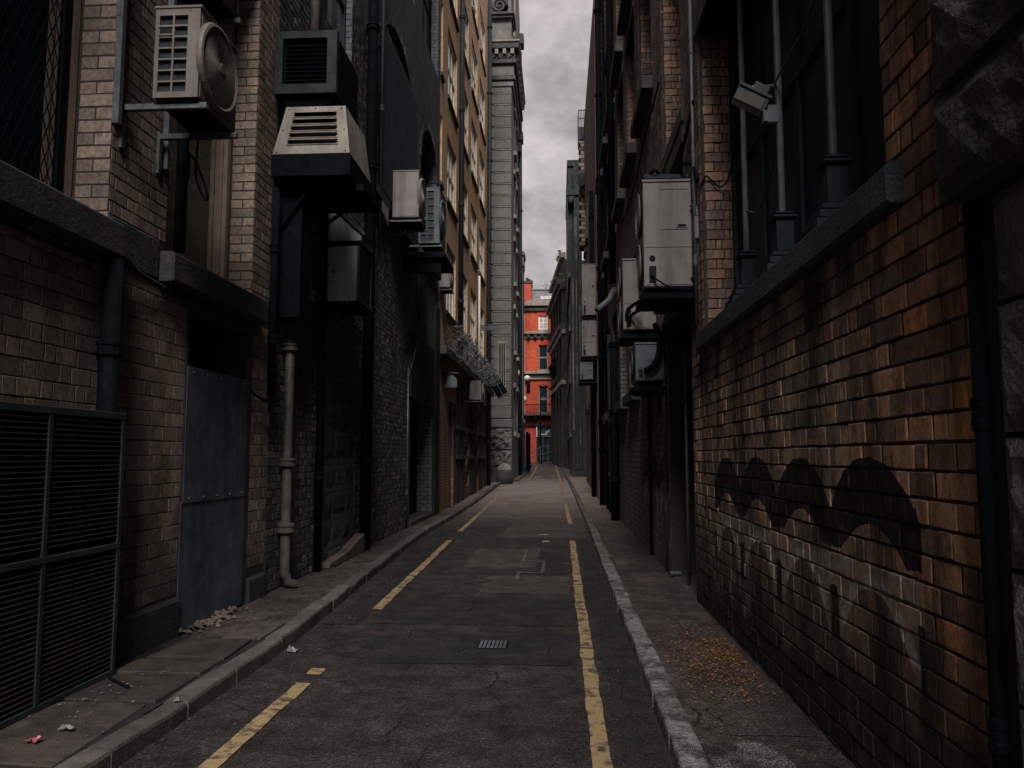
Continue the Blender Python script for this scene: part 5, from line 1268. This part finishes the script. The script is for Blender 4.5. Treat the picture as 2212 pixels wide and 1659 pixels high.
# tilted dark board
t = thing('tilted_board', 'dark tilted hanging board at the end of the razor wire', 'hanging board', (-2.7, 36.5, 4.4))
a, b_ = onY(1052, 806, 36.5), onY(1071, 795, 36.5); P4 = [onY(1050, 818, 36.5), onY(1068, 798, 36.5), onY(1097, 848, 36.5), onY(1077, 862, 36.5)]
m = MB(); m.prism(P4, (0, .12, 0)); m.build('board', 'black', t)
m = MB(); m.tube([P4[0] + V((0, -.03, 0)), P4[1] + V((0, -.03, 0))], .03, 6); m.tube([P4[2] + V((0, -.03, 0)), P4[3] + V((0, -.03, 0))], .03, 6); m.tube([(P4[0] + P4[1]) / 2 + V((0, -.03, .1)), (P4[2] + P4[3]) / 2 + V((0, -.03, 0))], .02, 6); m.build('board_edge', 'iron', t)
m = MB(); m.tube([(-3.4, 36.6, 5.7), P4[1] + V((0, .1, 0))], .04, 6); m.build('hanger', 'black', t)

# grey stone building with grooved corner
gs = thing('grey_stone_building', 'tall grey stone building with grooved corner pier and heavy cornice, left', 'building', (-3, 43, 0))
GX, GY, GE = -2.44, 40.0, 47.2
HG = [(42.2, 43.4, 3, 5.4), (44.8, 46, 3, 5.4)] + [(y, y + 1.0, z, z + 2.3) for y in (42.2, 44.8) for z in (7.4, 11.2, 15, 18.6)]
PGx = (V((GX, 0, 0)), V((0, 1, 0)), V((1, 0, 0)))
m = MB(); m.wallp(PGx, GY + .05, GE, 0, 29, .5, HG); m.box(-6.5, GX - .5, GY + .06, GY + .5, 0, 29); m.box(-6.5, GX - .5, GE - .4, GE, 0, 29); m.box(-6.5, GX - .5, GY + .5, GE - .4, 28.8, 29); m.build('wall', 'greystone', gs)
for h in HG: window(gs, PGx, *h, .18, 'palestone', 'glassdark', 1, 2, fw=.12)
for h in HG: sillbox(gs, PGx, h[0] - .12, h[1] + .12, h[2] - .22, h[2] - .005, .16, 'palestone'); sillbox(gs, PGx, h[0] - .12, h[1] + .12, h[3] + .005, h[3] + .25, .10, 'palestone', 'window_head')
fy = facing(GY + .05)
z = 3.6
while z < 21.3:
    m = MB(); m.fbox(fy[0], fy[1], V((0, 0, 1)), fy[2], -3.50, GX + .0, z + .035, z + .585, -.02, .055, .02); m.build('stone_block', 'greystone', gs)
    m = MB(); m.fbox(fy[0], fy[1], V((0, 0, 1)), fy[2], -3.40, GX + .03, z + .575, z + .625, -.02, .085, .01); m.build('groove_lip', 'palestone', gs); z += .62
m = MB(); m.fbox(fy[0], fy[1], V((0, 0, 1)), fy[2], -3.5, GX + .06, 3.15, 3.58, -.02, .12, .03); m.build('string_course', 'greystone', gs)
for k, (z0, z1) in enumerate(((2.05, 3.1), (1.2, 1.98))): stoneblock(fy, -3.5, GX + .02, z0, z1, .12, gs, 'greystone', amp=.16, res=.08, seed=30 + k)
m = MB(); m.fbox(fy[0], fy[1], V((0, 0, 1)), fy[2], -3.55, GX + .06, 0, 1.15, -.02, .16, .03); m.build('plinth', 'darkstone', gs)
m = MB(); m.lathe((-2.78, GY - .12, .95), [(.40, 0), (.39, .08), (.33, .22), (.2, .34), (.02, .40)], 18); m.build('guard_stone', 'palestone', gs, smooth=True)
m = MB(); m.lathe((-2.78, GY - .12, .2), [(.42, 0), (.41, .75)], 18); m.build('guard_base', 'darkstone', gs, smooth=True)
def band(z0, z1, out, mat='greystone', name='cornice', xl=-3.6):
    m = MB(); m.box(xl, GX + out, GY + .05 - out, GE, z0, z1, .03); return m.build(name, mat, gs)
band(21.3, 21.6, .12); band(21.62, 21.85, .22, 'darkstone'); band(21.87, 22.49, .14)
band(22.5, 22.74, .30, 'darkstone'); band(23.28, 23.6, .40, 'darkstone'); band(23.61, 23.75, .46, 'palestone'); band(22.75, 23.27, .2, 'darkstone', 'frieze')
for k in range(3): m = MB(); m.box(-3.3 + k * .42, -3.12 + k * .42, GY - .34, GY - .16, 22.98, 23.27, .02); m.build('modillion', 'palestone', gs)
for k in range(9): m = MB(); m.box(GX + .21, GX + .36, GY + .4 + k * .75, GY + .6 + k * .75, 22.98, 23.27, .02); m.build('modillion', 'palestone', gs)
for k in range(14): m = MB(); p = V((-3.35 + k * .075, GY - .17, 22.87 + .06 * math.sin(k * 2.3))); m.lathe(p, [(.05, 0), (.07, .03), (.02, .07)], 7, (0, -1, 0)); m.build('carved_flower', 'darkstone', gs)
band(23.76, 24.05, .1); m = MB(); m.box(-3.5, GX - .12, GY + .1, GY + 1.2, 24.05, 25.1, .04); m.build('pier', 'greystone', gs)
m = MB(); m.box(-3.6, GX + .08, GY - .15, GY + 1.4, 25.1, 25.25, .02); m.box(-3.6, GX + .18, GY - .25, GY + 1.5, 25.252, 25.4, .02); m.build('cap', 'darkstone', gs)
def spiral(c, r, t0=0.0, s=1):
    return [(c[0] + s * r * (1 - t / 14) * math.cos(t + t0), c[1], c[2] + r * (1 - t / 14) * math.sin(t + t0)) for t in np.arange(0, 12.5, .25)]
m = MB(); m.tube(spiral((-3.08, GY - .05, 25.85), .42), .08, 6); m.build('volute', 'darkstone', gs); m = MB(); m.tube(spiral((-3.12, GY - .05, 26.6), .30), .06, 6); m.build('volute', 'darkstone', gs)
m = MB(); m.box(-3.6, GX - .2, GY + .05, GY + .4, 25.41, 29, .03); m.build('scroll_backing', 'greystone', gs)
m = MB(); m.prism([(GX + .1, GY + 1.6, 24.3), (GX + .1, GE, 24.3), (GX + .1, GE, 29), (GX + .1, GY + 3, 31)], (-.6, 0, 0)); m.build('gable', 'palestone', gs)
for y0, z0, z1, o_ in ((44.6, 26.2, 26.9, .45), (46.4, 21.0, 21.6, .32)): m = MB(); m.box(GX, GX + o_, y0, y0 + .8, z0, z1, .06); m.box(GX, GX + o_ * .6, y0 + .1, y0 + .7, z0 - .7, z0 - .01, .06); m.build('carved_bracket', 'darkstone', gs)
m = MB(); m.fbox(fy[0], fy[1], V((0, 0, 1)), fy[2], -3.15, -2.7, 5.2, 7.6, .056, .075, .01); gl = m.build('vent_frame', 'palestone', gs)
for k in range(4): m = MB(); m.fbox(fy[0], fy[1], V((0, 0, 1)), fy[2], -3.09 + k * .09, -3.04 + k * .09, 5.3, 7.5, .076, .09); m.build('vent_bar', 'black', gl)
vpipe('dark pipe at the far corner of the grey stone building', GX + .12, GE - .15, gz(47) + .1, 27, .12, 'bluedark', 4.5)

# pale brick building, turret and hoarding
pb = thing('pale_brick_building', 'pale brick building with small stone cornice behind the grey stone building', 'building', (-3.2, 56, 0))
m = MB(); m.box(-8, -2.38, 52, 53.6, 0, 15.2); m.build('wall', 'palewall', pb)
m = MB(); m.box(-8, -2.26, 51.8, 53.6, 15.2, 15.5, .03); m.box(-8, -2.32, 51.9, 53.6, 14.5, 15.18, .02); m.build('cornice', 'palestone', pb)
m = MB(); m.box(-8, -2.35, 51.95, 53.62, 0, 4.0); m.build('plinth', 'stone', pb)
t = pipe('dark downpipe with square hopper on the pale brick building', [(-2.75, 51.85, .9), (-2.75, 51.85, 9.5), (-2.75, 51.85, 13.2)], .11, 'bluedark')
m = MB(); m.prism([(-2.95, 51.7, 14.0), (-2.55, 51.7, 14.0), (-2.62, 51.7, 13.2), (-2.88, 51.7, 13.2)], (0, .28, 0)); m.build('hopper', 'bluedark', t)
tu = thing('turret', 'small domed stone turret with railing showing past the grey stone building', 'turret', (-3.2, 68, 15))
cx_, cy_ = -4.05, 68
m = MB(); m.lathe((cx_, cy_, 1), [(.62, 0), (.62, 15.3)], 8); m.build('shaft', 'palestone', tu)
m = MB(); m.lathe((cx_, cy_, 16.3), [(.62, 0), (.75, .3), (1.08, 1.6), (1.08, 1.85), (.7, 1.9)], 8); m.build('balcony', 'palestone', tu)
m = MB(); m.lathe((cx_, cy_, 18.2), [(.55, 0), (.55, 2.4), (.75, 2.5), (.86, 2.8), (.75, 2.95), (.58, 3.0)], 8); m.build('lantern', 'greystone', tu)
m = MB(); m.lathe((cx_, cy_, 21.2), [(.58, 0), (.57, .5), (.48, 1.0), (.3, 1.45), (.1, 1.7), (.04, 2.2)], 12); m.build('dome', 'greystone', tu, smooth=True)
m = MB()
for k in range(8): a = k * math.pi / 4; p = V((cx_ + 1.0 * math.cos(a), cy_ + 1.0 * math.sin(a), 18.2)); m.tube([p, p + V((0, 0, 1.1))], .035, 5)
for z in (18.75, 19.3): m.tube([(cx_ + 1.0 * math.cos(k * math.pi / 4), cy_ + 1.0 * math.sin(k * math.pi / 4), z) for k in range(8)], .035, 5, closed=True)
m.build('railing', 'iron', tu)
ho = thing('hoarding', 'black boarded hoarding standing on the pavement at the far left bend', 'hoarding', (-2.4, 54, gz(52)))
zf = gz(50); z1 = zf + 2.95
for k in range(6):
    m = MB(); m.box(-3.3 + k * .195, -3.12 + k * .195, 50.0, 50.06, zf + .15, z1, .008); m.build('board', 'bluedark', ho)
for k in range(12): m = MB(); m.box(-2.13, -2.08, 50.07 + k * .6, 50.64 + k * .6, zf + .15, z1 - .2, .01); m.build('board', 'black', ho)
for x in (-3.15, -2.98, -2.75): m = MB(); m.tube([(x, 49.93, zf), (x, 49.93, z1 + .1)], .045, 6); m.build('post', 'iron', ho)
m = MB(); m.box(-3.4, -2.0, 49.8, 57.4, zf - .1, zf + .14, .02); m.build('kerb_plinth', 'stone', ho)
for i, (x, y, Y, r, lab) in enumerate(((1114, 806, 47, .26, 'highest white globe lamp on the grey stone corner'), (1118, 838, 48.5, .30, 'white globe lamp just below the highest one on grey stone corner'), (1131, 862, 66, .30, 'pale globe lamp beside the red building wall'), (1131, 937, 66, .3, 'lowest small pale lamp left of the red painted shop wall'))):
    c = onY(x, y, Y); t = thing('globe_lamp', lab, 'wall lamp', c - V((0, 0, r)), 'globe lamps on far left fronts')
    m = MB(); m.lathe(c - V((0, 0, r)), [(r * .3, 0), (r * .8, r * .35), (r, r), (r * .8, r * 1.65), (r * .3, r * 1.95)], 12); m.build('globe', 'white', t, smooth=True)
    m = MB(); m.tube([c + V((-.4, .05, .35 * r)), c + V((-.1, 0, 1.2 * r)), c + V((0, 0, .9 * r))], .05, 6); m.build('lamp_arm', 'black', t)

# red brick building closing the view
rb = thing('red_brick_building', 'bright red brick building with slate roof closing the end of the alley', 'building', (-1.5, 74, 1.07))
RY = 72.0; PRB = facing(RY); Z = lambda y: onY(1165, y, RY).z; X = lambda x: onY(x, 800, RY).x
xl, xr = X(1133), 6.0; wl, wr = X(1163.5), X(1183.5)
HR = [(wl, wr, Z(799), Z(745)), (wl, wr, Z(892), Z(833)), (wl, wr, Z(712), Z(682))]
HR2 = [(a + 4.2, c + 4.2, z0, z1) for a, c, z0, z1 in HR]
m = MB(); m.wallp(PRB, xl, xr, Z(905), Z(668), .4, HR + HR2); m.box(xl, xl + .4, RY + .4, RY + 9, 0, Z(668)); m.box(xr - .4, xr, RY + .4, RY + 9, 0, Z(668)); m.build('wall', 'redwall', rb)
m = MB(); m.wallp(PRB, xl, xr, .8, Z(905) - .01, .4, [(X(1158), X(1196), .8, Z(922))]); m.build('shop_wall', 'redpaint', rb)
for h in HR[:2] + HR2[:2]: window(rb, PRB, *h, .16, 'palestone', 'glassdark', 1, 2, fw=.09, bar=.10)
for h in HR[2:] + HR2[2:]: window(rb, PRB, *h, .10, 'white', 'glasspale', 2, 2, fw=.10, bar=.07)
for h in HR + HR2:
    m = MB(); m.pbox(PRB, h[0] - .12, h[1] + .12, h[2] - .2, h[2] - .005, -.1, .14, .02); m.build('sill', 'palestone', rb)
    n = 9
    for i in range(n): a = h[0] - .1 + (h[1] - h[0] + .2) * i / n; m = MB(); m.pbox(PRB, a + .008, a + (h[1] - h[0] + .2) / n - .008, h[3] + .02 + .10 * math.sin(math.pi * (i + .5) / n), h[3] + .42 + .10 * math.sin(math.pi * (i + .5) / n), -.02, .03, .006); m.build('arch_brick', 'redpaint', rb)
def cor(y0, y1, out, mat, name='cornice'): m = MB(); m.pbox(PRB, xl - out * .6, xr, Z(y1), Z(y0), -.1, out, .02); return m.build(name, mat, rb)
cor(654, 662, .45, 'palestone'); cor(662, 672, .22, 'darkstone')
cor(717, 722, .35, 'palestone'); cor(722, 732, .12, 'darkstone', 'frieze')
for i in range(14): m = MB(); a = xl + .25 + i * .62; m.pbox(PRB, a, a + .28, Z(731), Z(723), .121, .34, .02); m.build('modillion', 'brownstone', rb)
cor(803, 808, .32, 'palestone'); cor(808, 817, .12, 'darkstone', 'frieze'); cor(817, 820, .2, 'palestone', 'band')
for i in range(30): m = MB(); a = xl + .2 + i * .3; m.pbox(PRB, a, a + .15, Z(812), Z(808), .121, .2, .01); m.build('dentil', 'brownstone', rb)
cor(895, 899, .95, 'darkstone', 'balcony_slab'); cor(899, 907, .4, 'brownstone', 'balcony_band')
for x in (1136, 1152, 1190): m = MB(); m.prism([(X(x), RY - .9, Z(899)), (X(x), RY, Z(899)), (X(x), RY, Z(911)), (X(x), RY - .3, Z(908))], (.4, 0, 0)); m.build('balcony_bracket', 'darkstone', rb)
m = MB()
for i in range(24): a = xl + .05 + i * .13; m.tube([(a, RY - .88, Z(895)), (a, RY - .88, Z(875))], .014, 4)
for y in (875, 893): m.tube([(xl, RY - .88, Z(y)), (xl + 3.2, RY - .88, Z(y))], .03, 5)
m.build('balcony_railing', 'black', rb)
cor(916, 920, .25, 'brownstone', 'shop_cornice')
m = MB(); m.pbox(PRB, X(1160), X(1196), Z(943), Z(922), -.2, -.05, .02); fs_ = m.build('fascia', 'shopgreen', rb)
sx, sz = X(1174), Z(940); k_ = (X(1190) - X(1170)) / 60.0   # white scrawled shop lettering
strokes = [[(0, 6), (4, 10), (10, 8), (8, 2), (2, 2), (0, 6)], [(10, 8), (11, 1), (16, 3)], [(16, 9), (16, 2), (21, 2), (22, 9)], [(22, 9), (23, 2), (28, 3)], [(29, 22), (29, 4), (33, 3)], [(35, 24), (35, 4), (39, 3)], [(30, 26), (38, 34), (44, 30)], [(40, 18), (48, 28), (54, 40), (46, 36)], [(-6, 3), (-2, 6)]]
m = MB()
for s_ in strokes: m.tube([(sx - .25 + a * k_, RY + .042, sz + b_ * k_ * .8) for a, b_ in s_], .035, 4)
m.build('lettering', 'white', fs_)
m = MB(); m.pbox(PRB, X(1158), X(1196), .9, Z(943) - .005, -.3, -.25); m.build('shop_window', 'glassdark', rb)
for x in (1159, 1172, 1184, 1195): m = MB(); m.pbox(PRB, X(x) - .06, X(x) + .06, .9, Z(943) - .01, -.25, -.06, .01); m.build('shopfront_post', 'shopgreen', rb)
# roof and chimney
m = MB(); zr0, zr1 = Z(654) - .02, Z(629)
m.prism([(xl + .2, RY - .3, zr0), (xl + .2, RY + 4.6, zr1 + 1.0), (xl + .2, RY + 9, zr0)], (xr - xl - .3, 0, 0)); rf = m.build('roof', 'slate', rb)
nv = V((0, 4.9, zr1 + 1.0 - zr0)); ln_ = nv.length; nu_ = nv.normalized(); nn_ = V((0, -nu_.z, nu_.y))
for r_ in range(12):
    for c in range(17):
        a = xl + .22 + c * .32 + (r_ % 2) * .16; p = V((a, RY - .3, zr0)) + nu_ * (r_ * ln_ / 12)
        m = MB(); m.add([p + nn_ * .03, p + V((.31, 0, 0)) + nn_ * (.03 + rr(0, .015)), p + V((.31, 0, 0)) + nu_ * (ln_ / 12 + .05) + nn_ * .005, p + nu_ * (ln_ / 12 + .05) + nn_ * .005, p, p + V((.31, 0, 0))], [(0, 1, 2, 3), (4, 5, 1, 0)]); m.build('slate', 'slate', rf)
q = V((X(1168), RY - .3, zr0)) + nu_ * 1.3
m = MB(); m.fbox(q, V((1, 0, 0)), nu_, nn_, 0, 1.0, 0, 1.1, .03, .10, .02); skl = m.build('skylight_frame', 'white', rf); m = MB(); m.fbox(q, V((1, 0, 0)), nu_, nn_, .08, .92, .08, 1.02, .101, .11); m.build('pane', 'glasspale', skl)
m = MB(); m.pbox(PRB, xl, xr, zr1 + .95, zr1 + 1.15, -4.75, -4.45, .05); m.build('ridge_tile', 'darkstone', rf)
xc0, xc1 = X(1130), X(1147.5)
ch = MB(); ch.box(xc0, xc1, RY + .4, RY + 2.6, Z(668), Z(606), .02); chm = ch.build('chimney', 'redpaint', rb)
ch = MB(); ch.box(xc0 - .08, xc1 + .08, RY + .32, RY + 2.68, Z(610), Z(604), .03); ch.build('chimney_cap', 'darkstone', chm)
for k in range(3): q = MB(); q.lathe((xc0 + .25 + k * .2 + .1, RY + .8 + k * .5, Z(604)), [(.13, 0), (.11, .25), (.14, .28), (.12, .34)], 8); q.build('chimney_pot', 'brownstone', chm)
q = MB(); c = onY(1143, 832, RY - .1); q.box(c.x - .22, c.x + .1, RY - .22, RY - .002, c.z - .6, c.z + .25, .04); q.build('alarm_box', 'black', rb)
q = MB(); c = onY(1139, 815, RY - .1); q.lathe((c.x, RY - .24, c.z - .3), [(.2, 0), (.3, .15), (.3, .3), (.1, .45)], 10); q.build('wall_lamp', 'white', rb)
# street lamp, railings before it
c = onY(1167.5, 862, 70); t = thing('street_lamp', 'slender dark street lamp post standing before the red building', 'street lamp', (c.x, 70, gz(70)))
m = MB(); m.tube([(c.x, 70, gz(70)), (c.x, 70, gz(70) + 1), (c.x, 70, c.z)], [.11, .08, .05], 10); m.build('post', 'black', t)
m = MB(); m.lathe((c.x, 70, gz(70)), [(.2, 0), (.18, .3), (.12, .9), (.09, 1.0)], 10); m.build('base', 'black', t)
m = MB(); m.tube([(c.x, 70, c.z), (c.x + .1, 69.9, c.z + .15), (c.x + .35, 69.8, c.z + .12)], .04, 6); m.lathe((c.x + .35, 69.8, c.z - .05), [(.16, 0), (.13, .14), (.05, .2)], 10); m.build('lamp_head', 'iron', t)
t = thing('railing', 'pale tubular guard railing beside the lamp post at the road end', 'railing', (-1.5, 69, gz(69)))
m = MB(); zf = gz(69)
m.tube([(-2.75, 68.6, zf + .75), (-1.6, 68.8, zf + 1.55), (-.4, 69, zf + 1.6)], .045, 6); m.tube([(-2.75, 68.6, zf + .55), (-1.7, 68.8, zf + .85), (-.4, 69, zf + 1.1)], .04, 6); m.tube([(-1.6, 68.8, zf + .45), (-.4, 69, zf + .55)], .035, 6)
m.build('rail', 'galv', t)
for x in (-2.6, -1.65, -1.0, -.45): q = MB(); q.tube([(x, 68.8, zf - .05), (x, 68.8, zf + (.8 if x < -2 else 1.58))], .045, 6); q.build('post', 'galv', t)
# kerb of the cross street
m = MB(); m.box(-9, 9, 70.6, 71.98, gz(71), gz(71) + .12, .02); m.build('pavement_far', 'walk', origin=(0, 71, gz(71)), kind=ST)

# clutter of conduits on both walls
cable('black cable clipped along the soot black wall above head height', [(-3.42, 9.2, 3.9), (-3.42, 10.5, 3.86), (-3.42, 12.0, 3.9), (-3.42, 13.3, 3.84)], .014)
cable('pair of sagging wires strung beneath the grey vent cabinet', [(-3.42, 11.0, 3.9), (-3.3, 11.6, 3.66), (-3.38, 12.4, 3.72), (-3.42, 13.3, 3.95)], .010)
cable('slack black wire looping between left bracket unit and barred window', [(-3.0, 15.3, 6.35), (-3.1, 15.0, 6.05), (-3.3, 14.7, 6.1), (-3.4, 14.3, 6.5)], .016)
vpipe('thin grey conduit on the right wall beside the two big outdoor units', 1.50, 11.25, .1, 3.6, .020, 'galv', 1.5)
vpipe('slender black conduit low on right wall among the far painted arches', 1.50, 13.1, .1, 2.7, .026, 'black', 1.3)
vpipe('grey conduit beside rounded brick pier, rising past the nearest right unit', 1.49, 8.45, 3.1, 6.9, .018, 'iron', 1.2)
cable('long black cable draped along the right wall over the outdoor units', [(1.50, 8.4, 5.6), (1.48, 9.6, 5.2), (1.47, 11.2, 5.05), (1.47, 12.6, 5.25), (1.48, 14.4, 5.5), (1.48, 17, 5.3), (1.48, 19.8, 5.6)], .018)
cable('thin wire slanting across upper right wall between dark sills', [(1.50, 11.2, 7.2), (1.44, 13.0, 6.9), (1.46, 15.2, 6.8), (1.48, 18, 7.1)], .012)
# ------------------------------------------------------------------ small loose things
rg = random.Random(9)
m = MB()  # flakes that put the warm sheen on gritty paving into colour
for i in range(8000):
    y = rg.gauss(6.5, .9); x = 1.45 - abs(rg.gauss(0, .34))
    if not (5.3 < y < 7.9) or x < KR(y) + .2: continue
    dens = math.exp(-((y - 6.5 + .5 * (1.45 - x)) / .85) ** 2) * (.25 + .75 * max(0, mnoise.noise((x * 5, y * 5, 0)) + .55))
    if rg.random() > dens + .12: continue
    z = gz(y) + .108 + rg.uniform(0, .012); a = rg.uniform(0, 6.28); s_ = rg.uniform(.004, .011); tl = rg.uniform(-.5, .5)
    d_ = V((math.cos(a), math.sin(a), tl * .5)) * s_; e_ = V((-math.sin(a), math.cos(a), tl)) * s_ * .6
    p = V((x, y, z)); m.add([p - d_, p + e_, p + d_, p - e_], [(0, 1, 2, 3)])
m.build('leaf_litter', 'leaf', origin=(1.2, 6.4, .1), kind='stuff')['label'] = 'orange scatter of leaf flakes on the right pavement'
m = MB()
for i in range(1500):
    y = rg.uniform(2.6, 18); s2 = rg.random()
    x = KL(y) - rg.uniform(.2, .95) if s2 < .4 else (rg.uniform(KL(y) + .02, KL(y) + .4) if s2 < .7 else (KR(y) - rg.uniform(.02, .3) if s2 < .85 else KR(y) + rg.uniform(.2, .8)))
    z = (gz(y) + .112) if (x < KL(y) or x > KR(y)) else rz(x, y) + .012
    s_ = rg.uniform(.004, .012); p = V((x, y, z)); a = rg.uniform(0, 6.28)
    d_ = V((math.cos(a), math.sin(a), .2)) * s_; e_ = V((-math.sin(a), math.cos(a), .3)) * s_ * .7
    m.add([p - d_, p + e_, p + d_, p - e_, p + V((0, 0, s_))], [(0, 1, 4), (1, 2, 4), (2, 3, 4), (3, 0, 4)])
m.build('grit', 'flag', origin=(0, 8, .1), kind='stuff')['label'] = 'fine grit and crumbs along the gutters'
def scrap(label, x, y, s_, mat, cat='litter', seed=1):
    g_ = random.Random(seed); z = (gz(y) + .118) if (x < KL(y) or x > KR(y)) else rz(x, y) + .012; m = MB(); n = 4
    vs = [(x + (i / n - .5) * s_ + g_.uniform(-.1, .1) * s_, y + (j / n - .5) * s_ * .7 + g_.uniform(-.1, .1) * s_, z + abs(g_.gauss(0, .22)) * s_) for i in range(n + 1) for j in range(n + 1)]
    m.add(vs, [(i * (n + 1) + j, (i + 1) * (n + 1) + j, (i + 1) * (n + 1) + j + 1, i * (n + 1) + j + 1) for i in range(n) for j in range(n)])
    m.build('paper_scrap', mat, label=label, cat=cat)
p = onX(0, 0, 1)
scrap('crumpled white tissue in the gutter beside the left kerb', -2.33, 6.85, .085, 'litterw', seed=2)
scrap('red and pink wrapper lying on the pavement before the steel grille', -2.93, 4.35, .07, 'litterr', seed=3)
scrap('pale torn paper beside the red wrapper on left pavement', -2.86, 4.55, .08, 'litterw', seed=4)
scrap('tiny white scrap lying on top of the left kerb', -2.48, 5.1, .045, 'litterw', seed=5)
scrap('white strip of plastic on the pavement nearest at lower left', -3.0, 3.72, .09, 'litterw', seed=6)
m = MB()
for i in range(45):
    y = rg.uniform(4.7, 5.9); x = -3.22 + rg.gauss(.15, .13); s_ = rg.uniform(.005, .015); a = rg.uniform(0, 6.28); p = V((x, y, gz(y) + .125)); d_ = V((math.cos(a), math.sin(a), .1)) * s_; e_ = V((-math.sin(a), math.cos(a), .2)) * s_ * .5
    m.add([p - d_, p + e_, p + d_, p - e_], [(0, 1, 2, 3)])
m.build('litter', 'litterw', origin=(-3.1, 5.3, .1), kind='stuff')['label'] = 'sprinkle of pale litter at the foot of the steel grille'
m = MB(); m.tube([(-3.2, 5.55, .125), (-2.95, 5.35, .125)], .012, 6); m.build('stick', 'black', label='short black stick lying on pavement before the steel grille', cat='stick')
# mortar spilled at the foot of the blue sheet
m = MB()
for k in range(150):
    y = rg.choice((rg.uniform(6.97, 8.3), rg.gauss(7.6, .2))); x = -3.41 + abs(rg.gauss(0, .06)); s_ = rg.uniform(.012, .04); z = .10 + rg.uniform(0, .05) * max(0, 1 - (x + 3.41) / .12)
    p = V((x, y, z)); q = [p + V((s_ * rg.uniform(.5, 1.2), rg.uniform(-.3, .3) * s_, 0)), p + V((0, s_ * rg.uniform(.6, 1.4), 0)), p - V((s_ * rg.uniform(.5, 1.2), 0, 0)), p - V((0, s_ * rg.uniform(.6, 1.4), 0)), p + V((0, 0, s_ * rg.uniform(.5, 1.0)))]
    m.add(q, [(0, 1, 4), (1, 2, 4), (2, 3, 4), (3, 0, 4)])
m.build('mortar_rubble', 'mortarpatch', origin=(-3.38, 7.6, .1), kind='stuff')['label'] = 'crumbled pale mortar along the foot of the blue steel sheet'
set_bricks(300)
